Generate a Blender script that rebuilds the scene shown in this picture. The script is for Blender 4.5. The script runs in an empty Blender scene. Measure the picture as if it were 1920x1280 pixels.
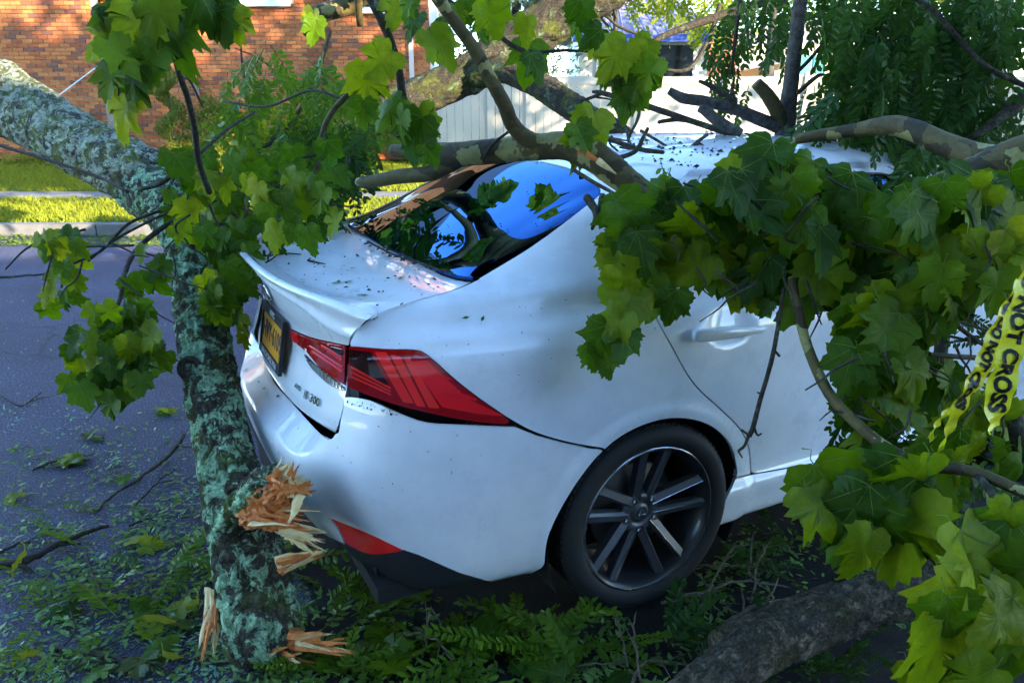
import bpy, bmesh, math, random
import numpy as np
from mathutils import Vector, Matrix, Euler
from mathutils.bvhtree import BVHTree

# ------------------------------------------------------------------ camera, world, sun, exposure
scene = bpy.context.scene
COL = scene.collection
rad = math.radians
CAM = np.array([-0.414, -2.708, 1.613]); FPX = 1509.46
PITCH = rad(17.338); YAW = rad(62.987)
cam_d = bpy.data.cameras.new('camera'); cam_d.sensor_width = 36.0; cam_d.lens = FPX / 1920 * 36.0
cam_d.clip_start = 0.05; cam_d.clip_end = 600.0
cam = bpy.data.objects.new('camera', cam_d); COL.objects.link(cam)
cam.location = CAM; cam.rotation_euler = (rad(90) - PITCH, 0, YAW - rad(90))
scene.camera = cam
# street frame: a = right of the camera, b = straight ahead along the ground
RT = np.array([math.sin(YAW), -math.cos(YAW), 0.0]); FD = np.array([math.cos(YAW), math.sin(YAW), 0.0])
SUN_EL = rad(17.0); SUN_AZ_OFF = rad(50.0)          # sun stands behind the camera, swung to its right
sun_h = -FD * math.cos(SUN_AZ_OFF) + RT * math.sin(SUN_AZ_OFF)
SUN_DIR = sun_h * math.cos(SUN_EL) + np.array([0, 0, math.sin(SUN_EL)])
world = bpy.data.worlds.new('World'); scene.world = world; world.use_nodes = True
wn = world.node_tree.nodes; wl = world.node_tree.links
sky = wn.new('ShaderNodeTexSky'); sky.sky_type = 'NISHITA'; sky.sun_disc = False
sky.sun_elevation = SUN_EL; sky.sun_rotation = math.atan2(sun_h[0], sun_h[1])
sky.air_density = 1.0; sky.dust_density = 0.1; sky.ozone_density = 4.0
wl.new(sky.outputs[0], wn['Background'].inputs[0]); wn['Background'].inputs[1].default_value = 0.15
sun_d = bpy.data.lights.new('sun', 'SUN'); sun_d.energy = 2.9; sun_d.angle = rad(0.5); sun_d.color = (1.0, 0.86, 0.66)
sun = bpy.data.objects.new('sun', sun_d); COL.objects.link(sun); sun.location = (0, 0, 30)
sun.rotation_euler = Vector(SUN_DIR).to_track_quat('Z', 'Y').to_euler()
vs = scene.view_settings; vs.view_transform = 'Standard'; vs.look = 'None'; vs.gamma = 1.0; vs.exposure = 3.1
try: vs.use_curve_mapping = False
except Exception: pass
scene.render.engine = 'CYCLES'
cy = scene.cycles; cy.use_denoising = True; cy.max_bounces = 6; cy.diffuse_bounces = 2; cy.use_adaptive_sampling = True; cy.adaptive_threshold = 0.04; cy.glossy_bounces = 4
cy.transmission_bounces = 6; cy.transparent_max_bounces = 8; cy.caustics_reflective = False; cy.caustics_refractive = False
cy.sample_clamp_indirect = 6.0
try: cy.denoiser = 'OPENIMAGEDENOISE'
except Exception: pass

# ------------------------------------------------------------------ geometry helpers
fw = np.array([math.cos(YAW) * math.cos(PITCH), math.sin(YAW) * math.cos(PITCH), -math.sin(PITCH)])
up = np.cross(RT, fw)
def ray(x, y): return fw + RT * (x - 960) / FPX - up * (y - 640) / FPX
def U(x, y, ax, v):
    """the point of the place seen at photo position x, y, at depth ('d') or coordinate ('x','y','z') v"""
    d = ray(x, y)
    if ax == 'd': return CAM + d * v
    i = 'xyz'.index(ax); return CAM + d * (v - CAM[i]) / d[i]
def Pj(p):
    d = np.asarray(p, float) - CAM; z = d @ fw
    return np.stack([960 + FPX * (d @ RT) / z, 640 - FPX * (d @ up) / z], -1)
def SF(a, b, z=0.0): return np.array([CAM[0], CAM[1], 0.0]) + RT * a + FD * b + np.array([0, 0, z])
def dep(p): return float((np.asarray(p) - CAM) @ fw)

def mesh_from(name, V, F, smooth=True):
    me = bpy.data.meshes.new(name)
    me.from_pydata([tuple(map(float, v)) for v in V], [], [tuple(map(int, f)) for f in F])
    if smooth and len(me.polygons): me.polygons.foreach_set('use_smooth', [True] * len(me.polygons))
    me.update(); return me
def add(name, me, mat=None, parent=None, loc=None, rot=None, scale=None):
    o = bpy.data.objects.new(name, me); COL.objects.link(o)
    if me is not None and mat is not None and len(me.materials) == 0:
        for m in (mat if isinstance(mat, (list, tuple)) else [mat]): me.materials.append(m)
    if parent is not None: o.parent = parent
    if loc is not None: o.location = tuple(map(float, loc))
    if rot is not None: o.rotation_euler = rot
    if scale is not None: o.scale = scale
    return o
def tag(o, label=None, cat=None, group=None, kind=None):
    if label: o['label'] = label
    if cat: o['category'] = cat
    if group: o['group'] = group
    if kind: o['kind'] = kind
    return o
def thing(name, label, cat, loc=(0, 0, 0), group=None):
    o = bpy.data.objects.new(name, None); COL.objects.link(o); o.empty_display_size = 0.1
    o.location = tuple(map(float, loc)); return tag(o, label, cat, group)
def structure(o): o['kind'] = 'structure'; return o

class MB:
    """collects verts and faces"""
    def __init__(s): s.V = []; s.F = []
    def add(s, V, F):
        n = len(s.V); s.V.extend([tuple(map(float, v)) for v in V]); s.F.extend([tuple(int(i) + n for i in f) for f in F]); return s
    def box(s, c, size, ax=None):
        sx, sy, sz = [q / 2 for q in size]
        P = [(-sx,-sy,-sz),(sx,-sy,-sz),(sx,sy,-sz),(-sx,sy,-sz),(-sx,-sy,sz),(sx,-sy,sz),(sx,sy,sz),(-sx,sy,sz)]
        if ax is None: V = [tuple(np.array(c) + np.array(p)) for p in P]
        else: V = [tuple(np.array(c) + p[0]*np.array(ax[0]) + p[1]*np.array(ax[1]) + p[2]*np.array(ax[2])) for p in P]
        return s.add(V, [(0,3,2,1),(4,5,6,7),(0,1,5,4),(1,2,6,5),(2,3,7,6),(3,0,4,7)])
    def tube(s, pts, rads, n=8, cap=True):
        V, F = tube_vf(pts, rads, n, cap); return s.add(V, F)
    def mesh(s, name, smooth=False): return mesh_from(name, s.V, s.F, smooth)

def cr(pts, sub=6, closed=False):
    """Catmull-Rom through pts (any dimension)"""
    P = np.asarray(pts, float); n = len(P)
    if n < 3: return np.array([P[0] + (P[-1]-P[0])*t for t in np.linspace(0, 1, sub+1)])
    out = []
    for i in range(n if closed else n - 1):
        if closed: p0, p1, p2, p3 = P[(i-1) % n], P[i], P[(i+1) % n], P[(i+2) % n]
        else:
            p1, p2 = P[i], P[i+1]; p0 = P[i-1] if i else 2*p1-p2; p3 = P[i+2] if i+2 < n else 2*p2-p1
        for k in range(sub):
            t = k / sub
            out.append(0.5*((2*p1)+(-p0+p2)*t+(2*p0-5*p1+4*p2-p3)*t*t+(-p0+3*p1-3*p2+p3)*t**3))
    if not closed: out.append(P[-1])
    return np.array(out)

def frames(P):
    P = np.asarray(P, float); T = np.gradient(P, axis=0); T /= np.linalg.norm(T, axis=1)[:, None] + 1e-12
    ref = np.array([0, 0, 1.0]) if abs(T[0][2]) < 0.9 else np.array([1.0, 0, 0])
    N = np.cross(T[0], ref); N /= np.linalg.norm(N); Ns = [N]
    for i in range(1, len(P)):
        N = Ns[-1] - T[i] * (Ns[-1] @ T[i]); N /= np.linalg.norm(N) + 1e-12; Ns.append(N)
    Ns = np.array(Ns); return T, Ns, np.cross(T, Ns)
def tube_vf(pts, rads, n=8, cap=True, rough=0.0, rng=None, lump=0.0):
    P = np.asarray(pts, float); R = np.broadcast_to(np.asarray(rads, float), (len(P),))
    T, N, B = frames(P); a = np.arange(n) * 2 * math.pi / n
    V = []; m = len(P)
    for i in range(m):
        rr = np.full(n, R[i])
        if rough and rng is not None: rr = rr * (1 + rough * rng.standard_normal(n))
        if lump:
            s = i * 0.35
            rr = rr * (1 + lump * (np.sin(3*a + 1.7*math.sin(s*0.7)) * math.sin(s*1.1 + 0.4) + 0.6*np.sin(2*a + s*0.9) + 0.5*math.sin(s*1.9+1)))
        V.extend(P[i] + np.outer(np.cos(a)*rr, N[i]) + np.outer(np.sin(a)*rr, B[i]))
    F = [(i*n+j, i*n+(j+1) % n, (i+1)*n+(j+1) % n, (i+1)*n+j) for i in range(m-1) for j in range(n)]
    if cap:
        V.append(P[0]); V.append(P[-1]); c0, c1 = len(V)-2, len(V)-1
        F += [(c0, (j+1) % n, j) for j in range(n)] + [(c1, (m-1)*n+j, (m-1)*n+(j+1) % n) for j in range(n)]
    return V, F

# ------------------------------------------------------------------ material helpers
def mat_new(name):
    m = bpy.data.materials.new(name); m.use_nodes = True
    nt = m.node_tree; return m, nt, nt.nodes['Principled BSDF']
def setp(b, **k):
    names = {'color': 'Base Color', 'rough': 'Roughness', 'metal': 'Metallic', 'coat': 'Coat Weight', 'coat_rough': 'Coat Roughness',
             'spec': 'Specular IOR Level', 'trans': 'Transmission Weight', 'ior': 'IOR', 'sheen': 'Sheen Weight', 'sss': 'Subsurface Weight', 'alpha': 'Alpha'}
    for q, v in k.items():
        i = b.inputs[names[q]]; i.default_value = (*v, 1.0) if q == 'color' else v
def plain(name, color, rough=0.6, **k):
    m, nt, b = mat_new(name); setp(b, color=color, rough=rough, **k); return m
def noise(nt, scale, detail=5, rough=0.55, coord=None, dist=0.0):
    n = nt.nodes.new('ShaderNodeTexNoise'); n.inputs['Scale'].default_value = scale; n.inputs['Detail'].default_value = detail
    n.inputs['Roughness'].default_value = rough; n.inputs['Distortion'].default_value = dist
    if coord is not None: nt.links.new(coord, n.inputs['Vector'])
    return n
def coords(nt, kind='Object'): return nt.nodes.new('ShaderNodeTexCoord').outputs[kind]
def ramp(nt, fac, stops, interp='LINEAR'):
    r = nt.nodes.new('ShaderNodeValToRGB'); r.color_ramp.interpolation = interp
    e = r.color_ramp.elements
    while len(e) < len(stops): e.new(0.5)
    for q, (p, c) in zip(e, stops): q.position = p; q.color = (*c, 1.0) if len(c) == 3 else c
    nt.links.new(fac, r.inputs[0]); return r.outputs[0]
def mixc(nt, fac, a, b, mode='MIX'):
    m = nt.nodes.new('ShaderNodeMix'); m.data_type = 'RGBA'; m.blend_type = mode
    for s, v in ((0, fac), (6, a), (7, b)):
        if isinstance(v, (int, float)): m.inputs[s].default_value = v
        elif isinstance(v, tuple): m.inputs[s].default_value = (*v, 1.0) if len(v) == 3 else v
        else: nt.links.new(v, m.inputs[s])
    return m.outputs[2]
def bump(nt, b, h, strength=0.5, dist=0.01):
    n = nt.nodes.new('ShaderNodeBump'); n.inputs['Strength'].default_value = strength; n.inputs['Distance'].default_value = dist
    nt.links.new(h, n.inputs['Height']); nt.links.new(n.outputs[0], b.inputs['Normal']); return n
def rnd(nt): return nt.nodes.new('ShaderNodeObjectInfo').outputs['Random']
# ------------------------------------------------------------------ the setting: road, kerb, verge, footpath, lawn
def m_asphalt():
    m, nt, b = mat_new('asphalt'); co = coords(nt)
    n1 = noise(nt, 105, 5, .75, co); n2 = noise(nt, 1.4, 6, .6, co); n3 = noise(nt, 60, 4, .6, co)
    c = ramp(nt, n1.outputs[0], [(.36, (.007, .008, .016)), (.49, (.026, .029, .055)), (.57, (.065, .072, .125)), (.65, (.40, .42, .58))])
    d = ramp(nt, n2.outputs[0], [(.3, (.55, .55, .58)), (.7, (1.1, 1.1, 1.12))])
    nt.links.new(mixc(nt, 1.0, c, d, 'MULTIPLY'), b.inputs['Base Color']); setp(b, rough=.78)
    v = nt.nodes.new('ShaderNodeTexVoronoi'); v.feature = 'DISTANCE_TO_EDGE'; v.inputs['Scale'].default_value = .55; wv = noise(nt, 3, 6, .7, co); nt.links.new(mixc(nt, .25, co, wv.outputs[1]), v.inputs['Vector'])
    base = b.inputs['Base Color'].links[0].from_socket; nt.links.new(mixc(nt, 1.0, base, ramp(nt, v.outputs[0], [(0, (.25,)*3), (.006, (1,)*3)]), 'MULTIPLY'), b.inputs['Base Color'])
    bump(nt, b, n1.outputs[0], 1.0, .010); return m
def m_concrete():
    m, nt, b = mat_new('concrete'); co = coords(nt); n1 = noise(nt, 6, 6, .6, co); n2 = noise(nt, 150, 3, .6, co)
    c = ramp(nt, n1.outputs[0], [(.3, (.10, .097, .09)), (.7, (.19, .18, .165))]); nt.links.new(c, b.inputs['Base Color']); setp(b, rough=.85); bump(nt, b, n2.outputs[0], .4, .004); return m
def m_soil():
    m, nt, b = mat_new('lawn_soil'); co = coords(nt); n1 = noise(nt, 3, 6, .6, co)
    c = ramp(nt, n1.outputs[0], [(.3, (.05, .065, .015)), (.6, (.11, .13, .03))]); nt.links.new(c, b.inputs['Base Color']); setp(b, rough=.95); return m
M_ASPH = m_asphalt(); M_CONC = m_concrete(); M_SOIL = m_soil()
B_KERB, B_WALK, B_LAWN = 9.25, 11.35, 12.05
def sheet(name, a0, a1, b0, b1, z0, z1, mat, na=1, nb=1):
    V = []; F = []
    for j in range(nb+1):
        for i in range(na+1): V.append(SF(a0+(a1-a0)*i/na, b0+(b1-b0)*j/nb, z0+(z1-z0)*j/nb))
    for j in range(nb):
        for i in range(na): k = j*(na+1)+i; F.append((k, k+1, k+na+2, k+na+1))
    return structure(add(name, mesh_from(name, V, F, False), mat))
sheet('ground', -260, 260, -260, 260, -.03, -.03, M_SOIL)
sheet('road', -60, 60, -4.6, B_KERB, 0, 0, M_ASPH, 1, 1)
def m_painted_shade():
    m, nt, b = mat_new('painted_shade_asphalt'); co = coords(nt); n1 = noise(nt, 120, 5, .75, co)
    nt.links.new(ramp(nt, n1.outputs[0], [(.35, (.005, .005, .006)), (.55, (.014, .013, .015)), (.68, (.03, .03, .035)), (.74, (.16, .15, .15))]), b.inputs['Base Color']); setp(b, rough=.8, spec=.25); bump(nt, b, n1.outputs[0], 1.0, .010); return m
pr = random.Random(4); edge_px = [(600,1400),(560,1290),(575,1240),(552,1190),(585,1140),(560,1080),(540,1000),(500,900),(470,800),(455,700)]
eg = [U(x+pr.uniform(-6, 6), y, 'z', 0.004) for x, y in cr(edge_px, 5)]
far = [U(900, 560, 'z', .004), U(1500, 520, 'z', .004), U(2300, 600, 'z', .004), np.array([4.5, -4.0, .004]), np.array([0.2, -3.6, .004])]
structure(add('painted_road_shade', mesh_from('painted_road_shade', eg+far, [tuple(range(len(eg)+len(far)))], False), m_painted_shade()))  # near-black sheet laid on the road, painting in the shade around the car
sheet('verge', -60, 60, B_KERB+.15, B_WALK, .125, .16, M_SOIL, 1, 1)
sheet('footpath', -60, 60, B_WALK, B_LAWN, .165, .18, M_CONC, 1, 1)
sheet('lawn', -60, 60, B_LAWN, 40, .17, .45, M_SOIL, 1, 1)
k = MB(); e = (RT, FD, np.array([0, 0, 1.0]))
for i in range(-12, 12): k.box(SF(i*2.4+1.2, B_KERB+.075, .05), (2.385, .15, .17), e)
kerb_root = add('kerb', None); structure(kerb_root)
km = MB().box((0, 0, 0), (2.385, .15, .17), e).mesh('kerb_stone')
for i in range(-6, 6): add('kerb_stone', km, M_CONC, kerb_root, SF(i*2.4+1.2, B_KERB+.075, .05))
sheet('near_footpath', -60, 60, -6.2, -4.6, .10, .10, M_CONC)

# grass blades on the verge and the lawn
rng = np.random.default_rng(5)
def blades(name, n, a0, a1, b0, b1, zf, h, mat, label):
    A = rng.uniform(a0, a1, n); Bq = b0+(b1-b0)*rng.uniform(0, 1, n); V = np.zeros((n, 3, 3)); ang = rng.uniform(0, 6.28, n); hh = h*rng.uniform(.5, 1.3, n)
    base = np.array([CAM[0], CAM[1], 0.])+A[:, None]*RT+Bq[:, None]*FD; base[:, 2] = zf(Bq)
    side = np.stack([np.cos(ang), np.sin(ang), 0*ang], 1)*(.010+.006*rng.uniform(0, 1, n))[:, None]; lean = rng.normal(0, .35, (n, 3)); lean[:, 2] = 1
    V[:, 0] = base-side; V[:, 1] = base+side; V[:, 2] = base+lean*hh[:, None]
    F = np.arange(n*3).reshape(n, 3); o = add(name, mesh_from(name, V.reshape(-1, 3), F, False), mat); return tag(o, label, 'grass', kind='stuff')
def leafmat(name, c0, c1, trans=.35, rough=.45, use='island', spec=.16):
    m, nt, b = mat_new(name)
    if use == 'island': r = nt.nodes.new('ShaderNodeNewGeometry').outputs['Random Per Island']
    else: r = rnd(nt)
    c = ramp(nt, r, [(0.0, c0), (1.0, c1)]); co = coords(nt); n = noise(nt, 14, 4, .6, co)
    c = mixc(nt, .35, c, ramp(nt, n.outputs[0], [(.3, tuple(.55*q for q in c0)), (.7, tuple(min(1, 1.25*q) for q in c1))]))
    nt.links.new(c, b.inputs['Base Color']); setp(b, rough=rough, spec=spec)
    t = nt.nodes.new('ShaderNodeBsdfTranslucent'); nt.links.new(mixc(nt, .5, c, (min(1, c1[0]*2.2), min(1, c1[1]*1.9), c1[2]*.6)), t.inputs[0])
    mx = nt.nodes.new('ShaderNodeMixShader'); mx.inputs[0].default_value = trans
    nt.links.new(b.outputs[0], mx.inputs[1]); nt.links.new(t.outputs[0], mx.inputs[2]); nt.links.new(mx.outputs[0], nt.nodes['Material Output'].inputs[0]); return m
M_GRASS = leafmat('grass_blade', (.10, .15, .010), (.26, .27, .020), .3, .6)
lz = lambda b: .17+(b-B_LAWN)/(40-B_LAWN)*.28
blades('lawn_grass', 90000, -13, 3.5, B_LAWN, 17.2, lz, .055, M_GRASS, 'sunlit green lawn in front of the brick house')
blades('verge_grass', 26000, -9, 4, B_KERB+.16, B_WALK, lambda b: .125+(b-B_KERB)/2.1*.03, .06, M_GRASS, 'dry grass strip between kerb and footpath')

# ------------------------------------------------------------------ brick house
def m_brick():
    m, nt, b = mat_new('red_brick'); r = nt.nodes.new('ShaderNodeNewGeometry').outputs['Random Per Island']; ob = rnd(nt)
    s = nt.nodes.new('ShaderNodeMath'); s.operation = 'ADD'; nt.links.new(r, s.inputs[0]); nt.links.new(ob, s.inputs[1])
    f = nt.nodes.new('ShaderNodeMath'); f.operation = 'FRACT'; nt.links.new(s.outputs[0], f.inputs[0])
    c = ramp(nt, f.outputs[0], [(0, (.34, .085, .022)), (.35, (.46, .135, .034)), (.7, (.54, .18, .048)), (.88, (.27, .080, .035)), (1, (.17, .070, .045))])
    co = coords(nt); n = noise(nt, 30, 5, .6, co); c = mixc(nt, .5, c, ramp(nt, n.outputs[0], [(.3, (.55,)*3), (.7, (1.2,)*3)]), 'MULTIPLY')
    nt.links.new(c, b.inputs['Base Color']); setp(b, rough=.85); bump(nt, b, n.outputs[0], .4, .004); return m
M_BRICK = m_brick(); M_MORTAR = plain('mortar', (.46, .40, .31), .95); M_WHITE = plain('white_trim', (.78, .77, .74), .5)
M_PANE = plain('house_window_glass', (.02, .025, .03), .05, spec=.8)
M_ROOF_B = plain('grey_shingle', (.10, .10, .11), .9)
house = thing('brick_house', 'two storey red brick house with white windows behind the lawn', 'house', SF(-7, 17.4))
house_inv = Matrix.Translation(-Vector(house.location))
def hadd(name, me, mat, parent=house): return add(name, me, mat, parent, -Vector(house.location) if parent is house else None)
aw = lambda px, b: (px-960)/FPX*(b*math.cos(0)/1.0)*1.0  # lateral place of a photo column at distance b (level line of sight)
def lat(px, b, z=1.6):
    """lateral coordinate a where the vertical plane at distance b is seen at column px"""
    # depth along the view axis of a point at (b, z)
    d = b*math.cos(PITCH)+(CAM[2]-z)*math.sin(PITCH); return (px-960)/FPX*d
SEC = [(-14.0, lat(192, 16.55), 16.55), (lat(192, 16.55), lat(628, 17.0), 17.0), (lat(628, 16.5), lat(808, 16.5), 16.5)]
ZB0, ZB1 = .28, 6.4
WIN = [(1, lat(446, 17), lat(552, 17), 3.22, 4.55), (1, lat(208, 17), lat(248, 17), 3.36, 4.55), (2, lat(668, 16.5), lat(742, 16.5), 3.05, 4.4)]
w = MB()
for a0, a1, b in SEC: w.box(SF((a0+a1)/2, b+.15+.02, (ZB0+ZB1)/2), (a1-a0, .3, ZB1-ZB0), e)
w.box(SF((-14+SEC[2][1])/2, 19.2, (ZB0+ZB1)/2), (14+SEC[2][1]-.02, 3.9, ZB1-ZB0-.05), e)
hadd('mortar_wall', w.mesh('mortar_wall'), M_MORTAR)
bricks = []
for si, (a0, a1, b) in enumerate(SEC):
    n0 = int((4.1-ZB0)/.0755); lo = max(a0, -12.2)
    for r in range(n0):
        z = ZB0+.0377+r*.0755; x = lo+(.0 if r % 2 == 0 else -.102)
        while x < a1-.02:
            x0, x1 = max(x, lo), min(x+.194, a1)
            if x1-x0 > .03:
                blocked = any(si == ws and x1 > wa-.01 and x0 < wb+.01 and z > wz-.06 for ws, wa, wb, wz, wz1 in WIN)
                if not blocked: bricks.append((x0, x1, b, z, si))
            x += .204
def vis(q):
    p = Pj(SF((q[0]+q[1])/2, q[2], q[3])); return p
bm_std = MB().box((0, 0, 0), (.194, .045, .0655), e).mesh('brick')
rest = MB(); nind = 0
good = lambda p: ((0 < p[0] < 185 and 5 < p[1] < 130) or (392 < p[0] < 560 and 32 < p[1] < 130) or (640 < p[0] < 770 and 60 < p[1] < 130))
cand = [q for q in bricks if abs(q[1]-q[0]-.194) < .002 and good(vis(q))]
random.seed(3); random.shuffle(cand); ind = set(cand[:300])
for q in bricks:
    off = random.uniform(-.004, .004)
    c = SF((q[0]+q[1])/2, q[2]+.012+off, q[3])
    if q in ind: add('brick', bm_std, M_BRICK, house, c-np.array(house.location))
    else: rest.box(c, (q[1]-q[0], .045, .0655), e)
o = hadd('brickwork', rest.mesh('brickwork'), M_BRICK); o['kind'] = 'stuff'
# upper brickwork, out of the picture, as plain courses
up_ = MB()
for a0, a1, b in SEC:
    for r in range(6): up_.box(SF((a0+a1)/2, b+.012, 4.75+r*.28), (a1-a0, .045, .27), e)
hadd('upper_brickwork', up_.mesh('upper_brickwork'), M_BRICK)['kind'] = 'stuff'
for si, wa, wb, wz, wz1 in WIN:
    b = SEC[si][2]; wd = wb-wa
    f = MB(); f.box(SF((wa+wb)/2, b-.02, wz+.03), (wd, .07, .06), e); f.box(SF((wa+wb)/2, b-.02, wz1), (wd, .07, .06), e)
    nm = 3 if wd > .9 else 1
    for i in range(nm+1): f.box(SF(wa+.03+(wd-.06)*i/nm, b-.02, (wz+wz1)/2), (.06, .068, wz1-wz-.06), e)
    win = hadd('window', f.mesh('window'), M_WHITE)
    s = MB(); s.box(SF((wa+wb)/2, b-.05, wz-.03), (wd+.12, .14, .05), e); so = add('sill', s.mesh('sill'), M_WHITE, win)
    for i in range(nm):
        g_ = MB(); x0 = wa+.06+(wd-.06)*i/nm; x1 = wa+(wd-.06)*(i+1)/nm; g_.box(SF((x0+x1)/2, b-.005, (wz+wz1)/2), (x1-x0, .01, wz1-wz-.06), e); add('pane', g_.mesh('pane'), M_PANE, win)
r_ = MB(); r_.add([SF(-14.5, 16.0, 6.4), SF(-1.1, 16.0, 6.4), SF(-1.1, 21.5, 6.4), SF(-14.5, 21.5, 6.4), SF(-11.5, 18.8, 8.2), SF(-4.0, 18.8, 8.2)], [(0,1,5,4),(1,2,5),(2,3,4,5),(3,0,4)]); hadd('roof', r_.mesh('roof'), M_ROOF_B)
dsp = MB(); a_ = lat(372, 17.0); dsp.tube([SF(a_-.06, 16.93, 6.2), SF(a_-.06, 16.93, 2.2), SF(a_, 16.93, 1.5)], [.045]*3, 10); dsp.tube([SF(a_-.06, 16.93, 2.6), SF(a_-.06, 16.93, 2.52)], .055, 10); hadd('downspout', dsp.mesh('downspout', True), plain('downspout_metal', (.45, .46, .50), .35, metal=.4))
a_ = lat(774, 16.5); d2 = MB(); d2.box(SF(a_, 16.46, 3.5), (.085, .07, 5.8), e); hadd('downspout', d2.mesh('downspout_white'), plain('cream_downspout', (.62, .5, .42), .5))
d3 = MB(); d3.box(SF(lat(816, 16.6), 16.62, 3.6), (.16, .12, 5.4), e); hadd('corner_board', d3.mesh('corner_board'), M_WHITE)
sw = MB(); sw.box(SF(lat(822, 17.6), 17.5, 2.3), (.55, .06, 1.0), e); swo = hadd('side_window', sw.mesh('side_window'), M_WHITE)
sw = MB(); sw.box(SF(lat(822, 17.6), 17.46, 2.3), (.36, .03, .8), e); add('pane', sw.mesh('pane'), M_PANE, swo)
cb = MB(); cb.tube([SF(lat(85, 16.4), 16.3, 1.32), SF(lat(185, 16.4), 16.5, 2.05)], .012, 6); cable = add('service_cable', cb.mesh('service_cable'), M_WHITE); tag(cable, 'thin pale cable slanting down the brick wall', 'cable')

# ------------------------------------------------------------------ vinyl fence
M_VINYL, nt, b = mat_new('cream_vinyl'); setp(b, color=(.50, .44, .34), rough=.45)
fence = thing('vinyl_fence', 'cream white vinyl privacy fence with capped posts behind the car', 'fence', SF(4, 15.7))
FL = Vector(fence.location)
def fadd(name, me, parent=fence, mat=M_VINYL): return add(name, me, mat, parent, -FL if parent is fence else None)
def fence_run(p0, p1, posts, plank=.152):
    p0 = np.array(p0); p1 = np.array(p1); d = p1-p0; L = np.linalg.norm(d); d = d/L; nrm = np.cross(d, [0, 0, 1]); ax = (d, nrm, np.array([0, 0, 1.0])); H = 1.62; z0 = .22
    n = int(L/plank)
    pm_ = MB().box((0, 0, 0), (plank-.008, .022, H-.18), ax).mesh('plank')
    for i in range(n): add('plank', pm_, M_VINYL, fence, p0+d*(i+.5)*plank+np.array([0, 0, z0+H/2-.02])-np.array(FL)+nrm*(.003*(i % 2)))
    r = MB(); r.box((p0+p1)/2+np.array([0, 0, z0+H-.06]), (L, .055, .14), ax); fadd('top_rail', r.mesh('top_rail'))
    r = MB(); r.box((p0+p1)/2+np.array([0, 0, z0+.06]), (L, .055, .14), ax); fadd('bottom_rail', r.mesh('bottom_rail'))
    for t in posts:
        c = p0+d*t; q = MB(); q.box(c+np.array([0, 0, z0+(H+.04)/2]), (.127, .127, H+.04), ax); po = fadd('post', q.mesh('post'))
        q = MB(); b_ = c+np.array([0, 0, z0+H+.04]); q.box(b_+np.array([0, 0, .012]), (.15, .15, .024), ax)
        v = [b_+np.array([0, 0, .024])+d*sx*.062+nrm*sy*.062 for sx, sy in ((-1,-1),(1,-1),(1,1),(-1,1))]+[b_+np.array([0, 0, .075])]; q.add(v, [(0,1,4),(1,2,4),(2,3,4),(3,0,4)]); add('post_cap', q.mesh('post_cap'), M_VINYL, po)
fence_run(SF(lat(806, 15.7), 15.7), SF(12.4, 15.7), [.06, 1.13, 1.85, 3.88, 7.01, 9.33, 11.73, 13.9])

# ------------------------------------------------------------------ neighbours' houses behind the fence
M_SIDING = plain('white_siding', (.70, .68, .64), .7); M_DKWIN = plain('dark_window', (.015, .018, .016), .06, spec=.8)
def m_shingle():
    m, nt, b = mat_new('purple_shingle'); co = coords(nt); n = noise(nt, 8, 4, .6, co)
    c = ramp(nt, n.outputs[0], [(.3, (.17, .15, .20)), (.7, (.27, .24, .29))]); nt.links.new(c, b.inputs['Base Color']); setp(b, rough=.8); return m
nb = thing('bungalow', 'white bungalow with mauve metal roof and blue eave behind the fence', 'house', SF(5, 25))
NBL = -Vector(nb.location); z_at = lambda py, b: CAM[2]+(168.7-py)/FPX*b
bb = 25.0; A0, A1 = lat(1085, bb, 2), lat(1325, bb, 2)
q = MB(); q.box(SF((A0+A1)/2, bb+2.5, 1.75), (A1-A0, 5, 2.9), e); add('wall', q.mesh('wall'), M_SIDING, nb, NBL)
for x0, x1 in ((1120, 1190), (1226, 1296)):
    q = MB(); q.box(SF((lat(x0, bb)+lat(x1, bb))/2, bb-.05, 2.1), (lat(x1, bb)-lat(x0, bb)+.12, .08, 1.65), e); wo = add('window', q.mesh('window'), M_WHITE, nb, NBL)
    q = MB(); q.box(SF((lat(x0, bb)+lat(x1, bb))/2, bb-.10, 2.1), (lat(x1, bb)-lat(x0, bb)-.05, .03, 1.5), e); add('pane', q.mesh('pane'), M_DKWIN, wo)
q = MB(); q.box(SF((A0+A1)/2, bb-.55, 3.02), (A1-A0+.5, .12, .20), e); add('fascia', q.mesh('fascia'), plain('blue_fascia', (.06, .11, .42), .4), nb, NBL)
q = MB(); q.add([SF(A0-.3, bb-.6, 3.1), SF(A1+.3, bb-.6, 3.1), SF(A1-1.2, bb+2.8, 4.85), SF(A0+.6, bb+2.8, 4.85), SF(A0-.3, bb+5.6, 3.1), SF(A1+.3, bb+5.6, 3.1)], [(0,1,2,3),(3,2,5,4),(1,5,2),(0,3,4)]); ro = add('roof', q.mesh('roof'), m_shingle(), nb, NBL)
M_SEAM = plain('roof_seam', (.46, .36, .42), .5)
for i in range(13):
    t = (i+.5)/13; p0 = SF(A0-.3+(A1-A0+.6)*t, bb-.6, 3.115); p1 = SF(A0+.6+(A1-A0-1.8)*t, bb+2.8, 4.865); q = MB(); q.tube([p0, p1], .022, 4); add('roof_seam', q.mesh('roof_seam'), M_SEAM, ro)
n2 = thing('cream_house', 'cream rendered house with sloping roof beyond the fence', 'house', SF(9, 30)); N2 = -Vector(n2.location)
q = MB(); q.box(SF(lat(1340, 29), 30, 1.8), (1.3, 2, 3.4), e); add('chimney_breast', q.mesh('chimney_breast'), plain('orange_brick_wall', (.50, .17, .08), .85), n2, N2)
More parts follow.
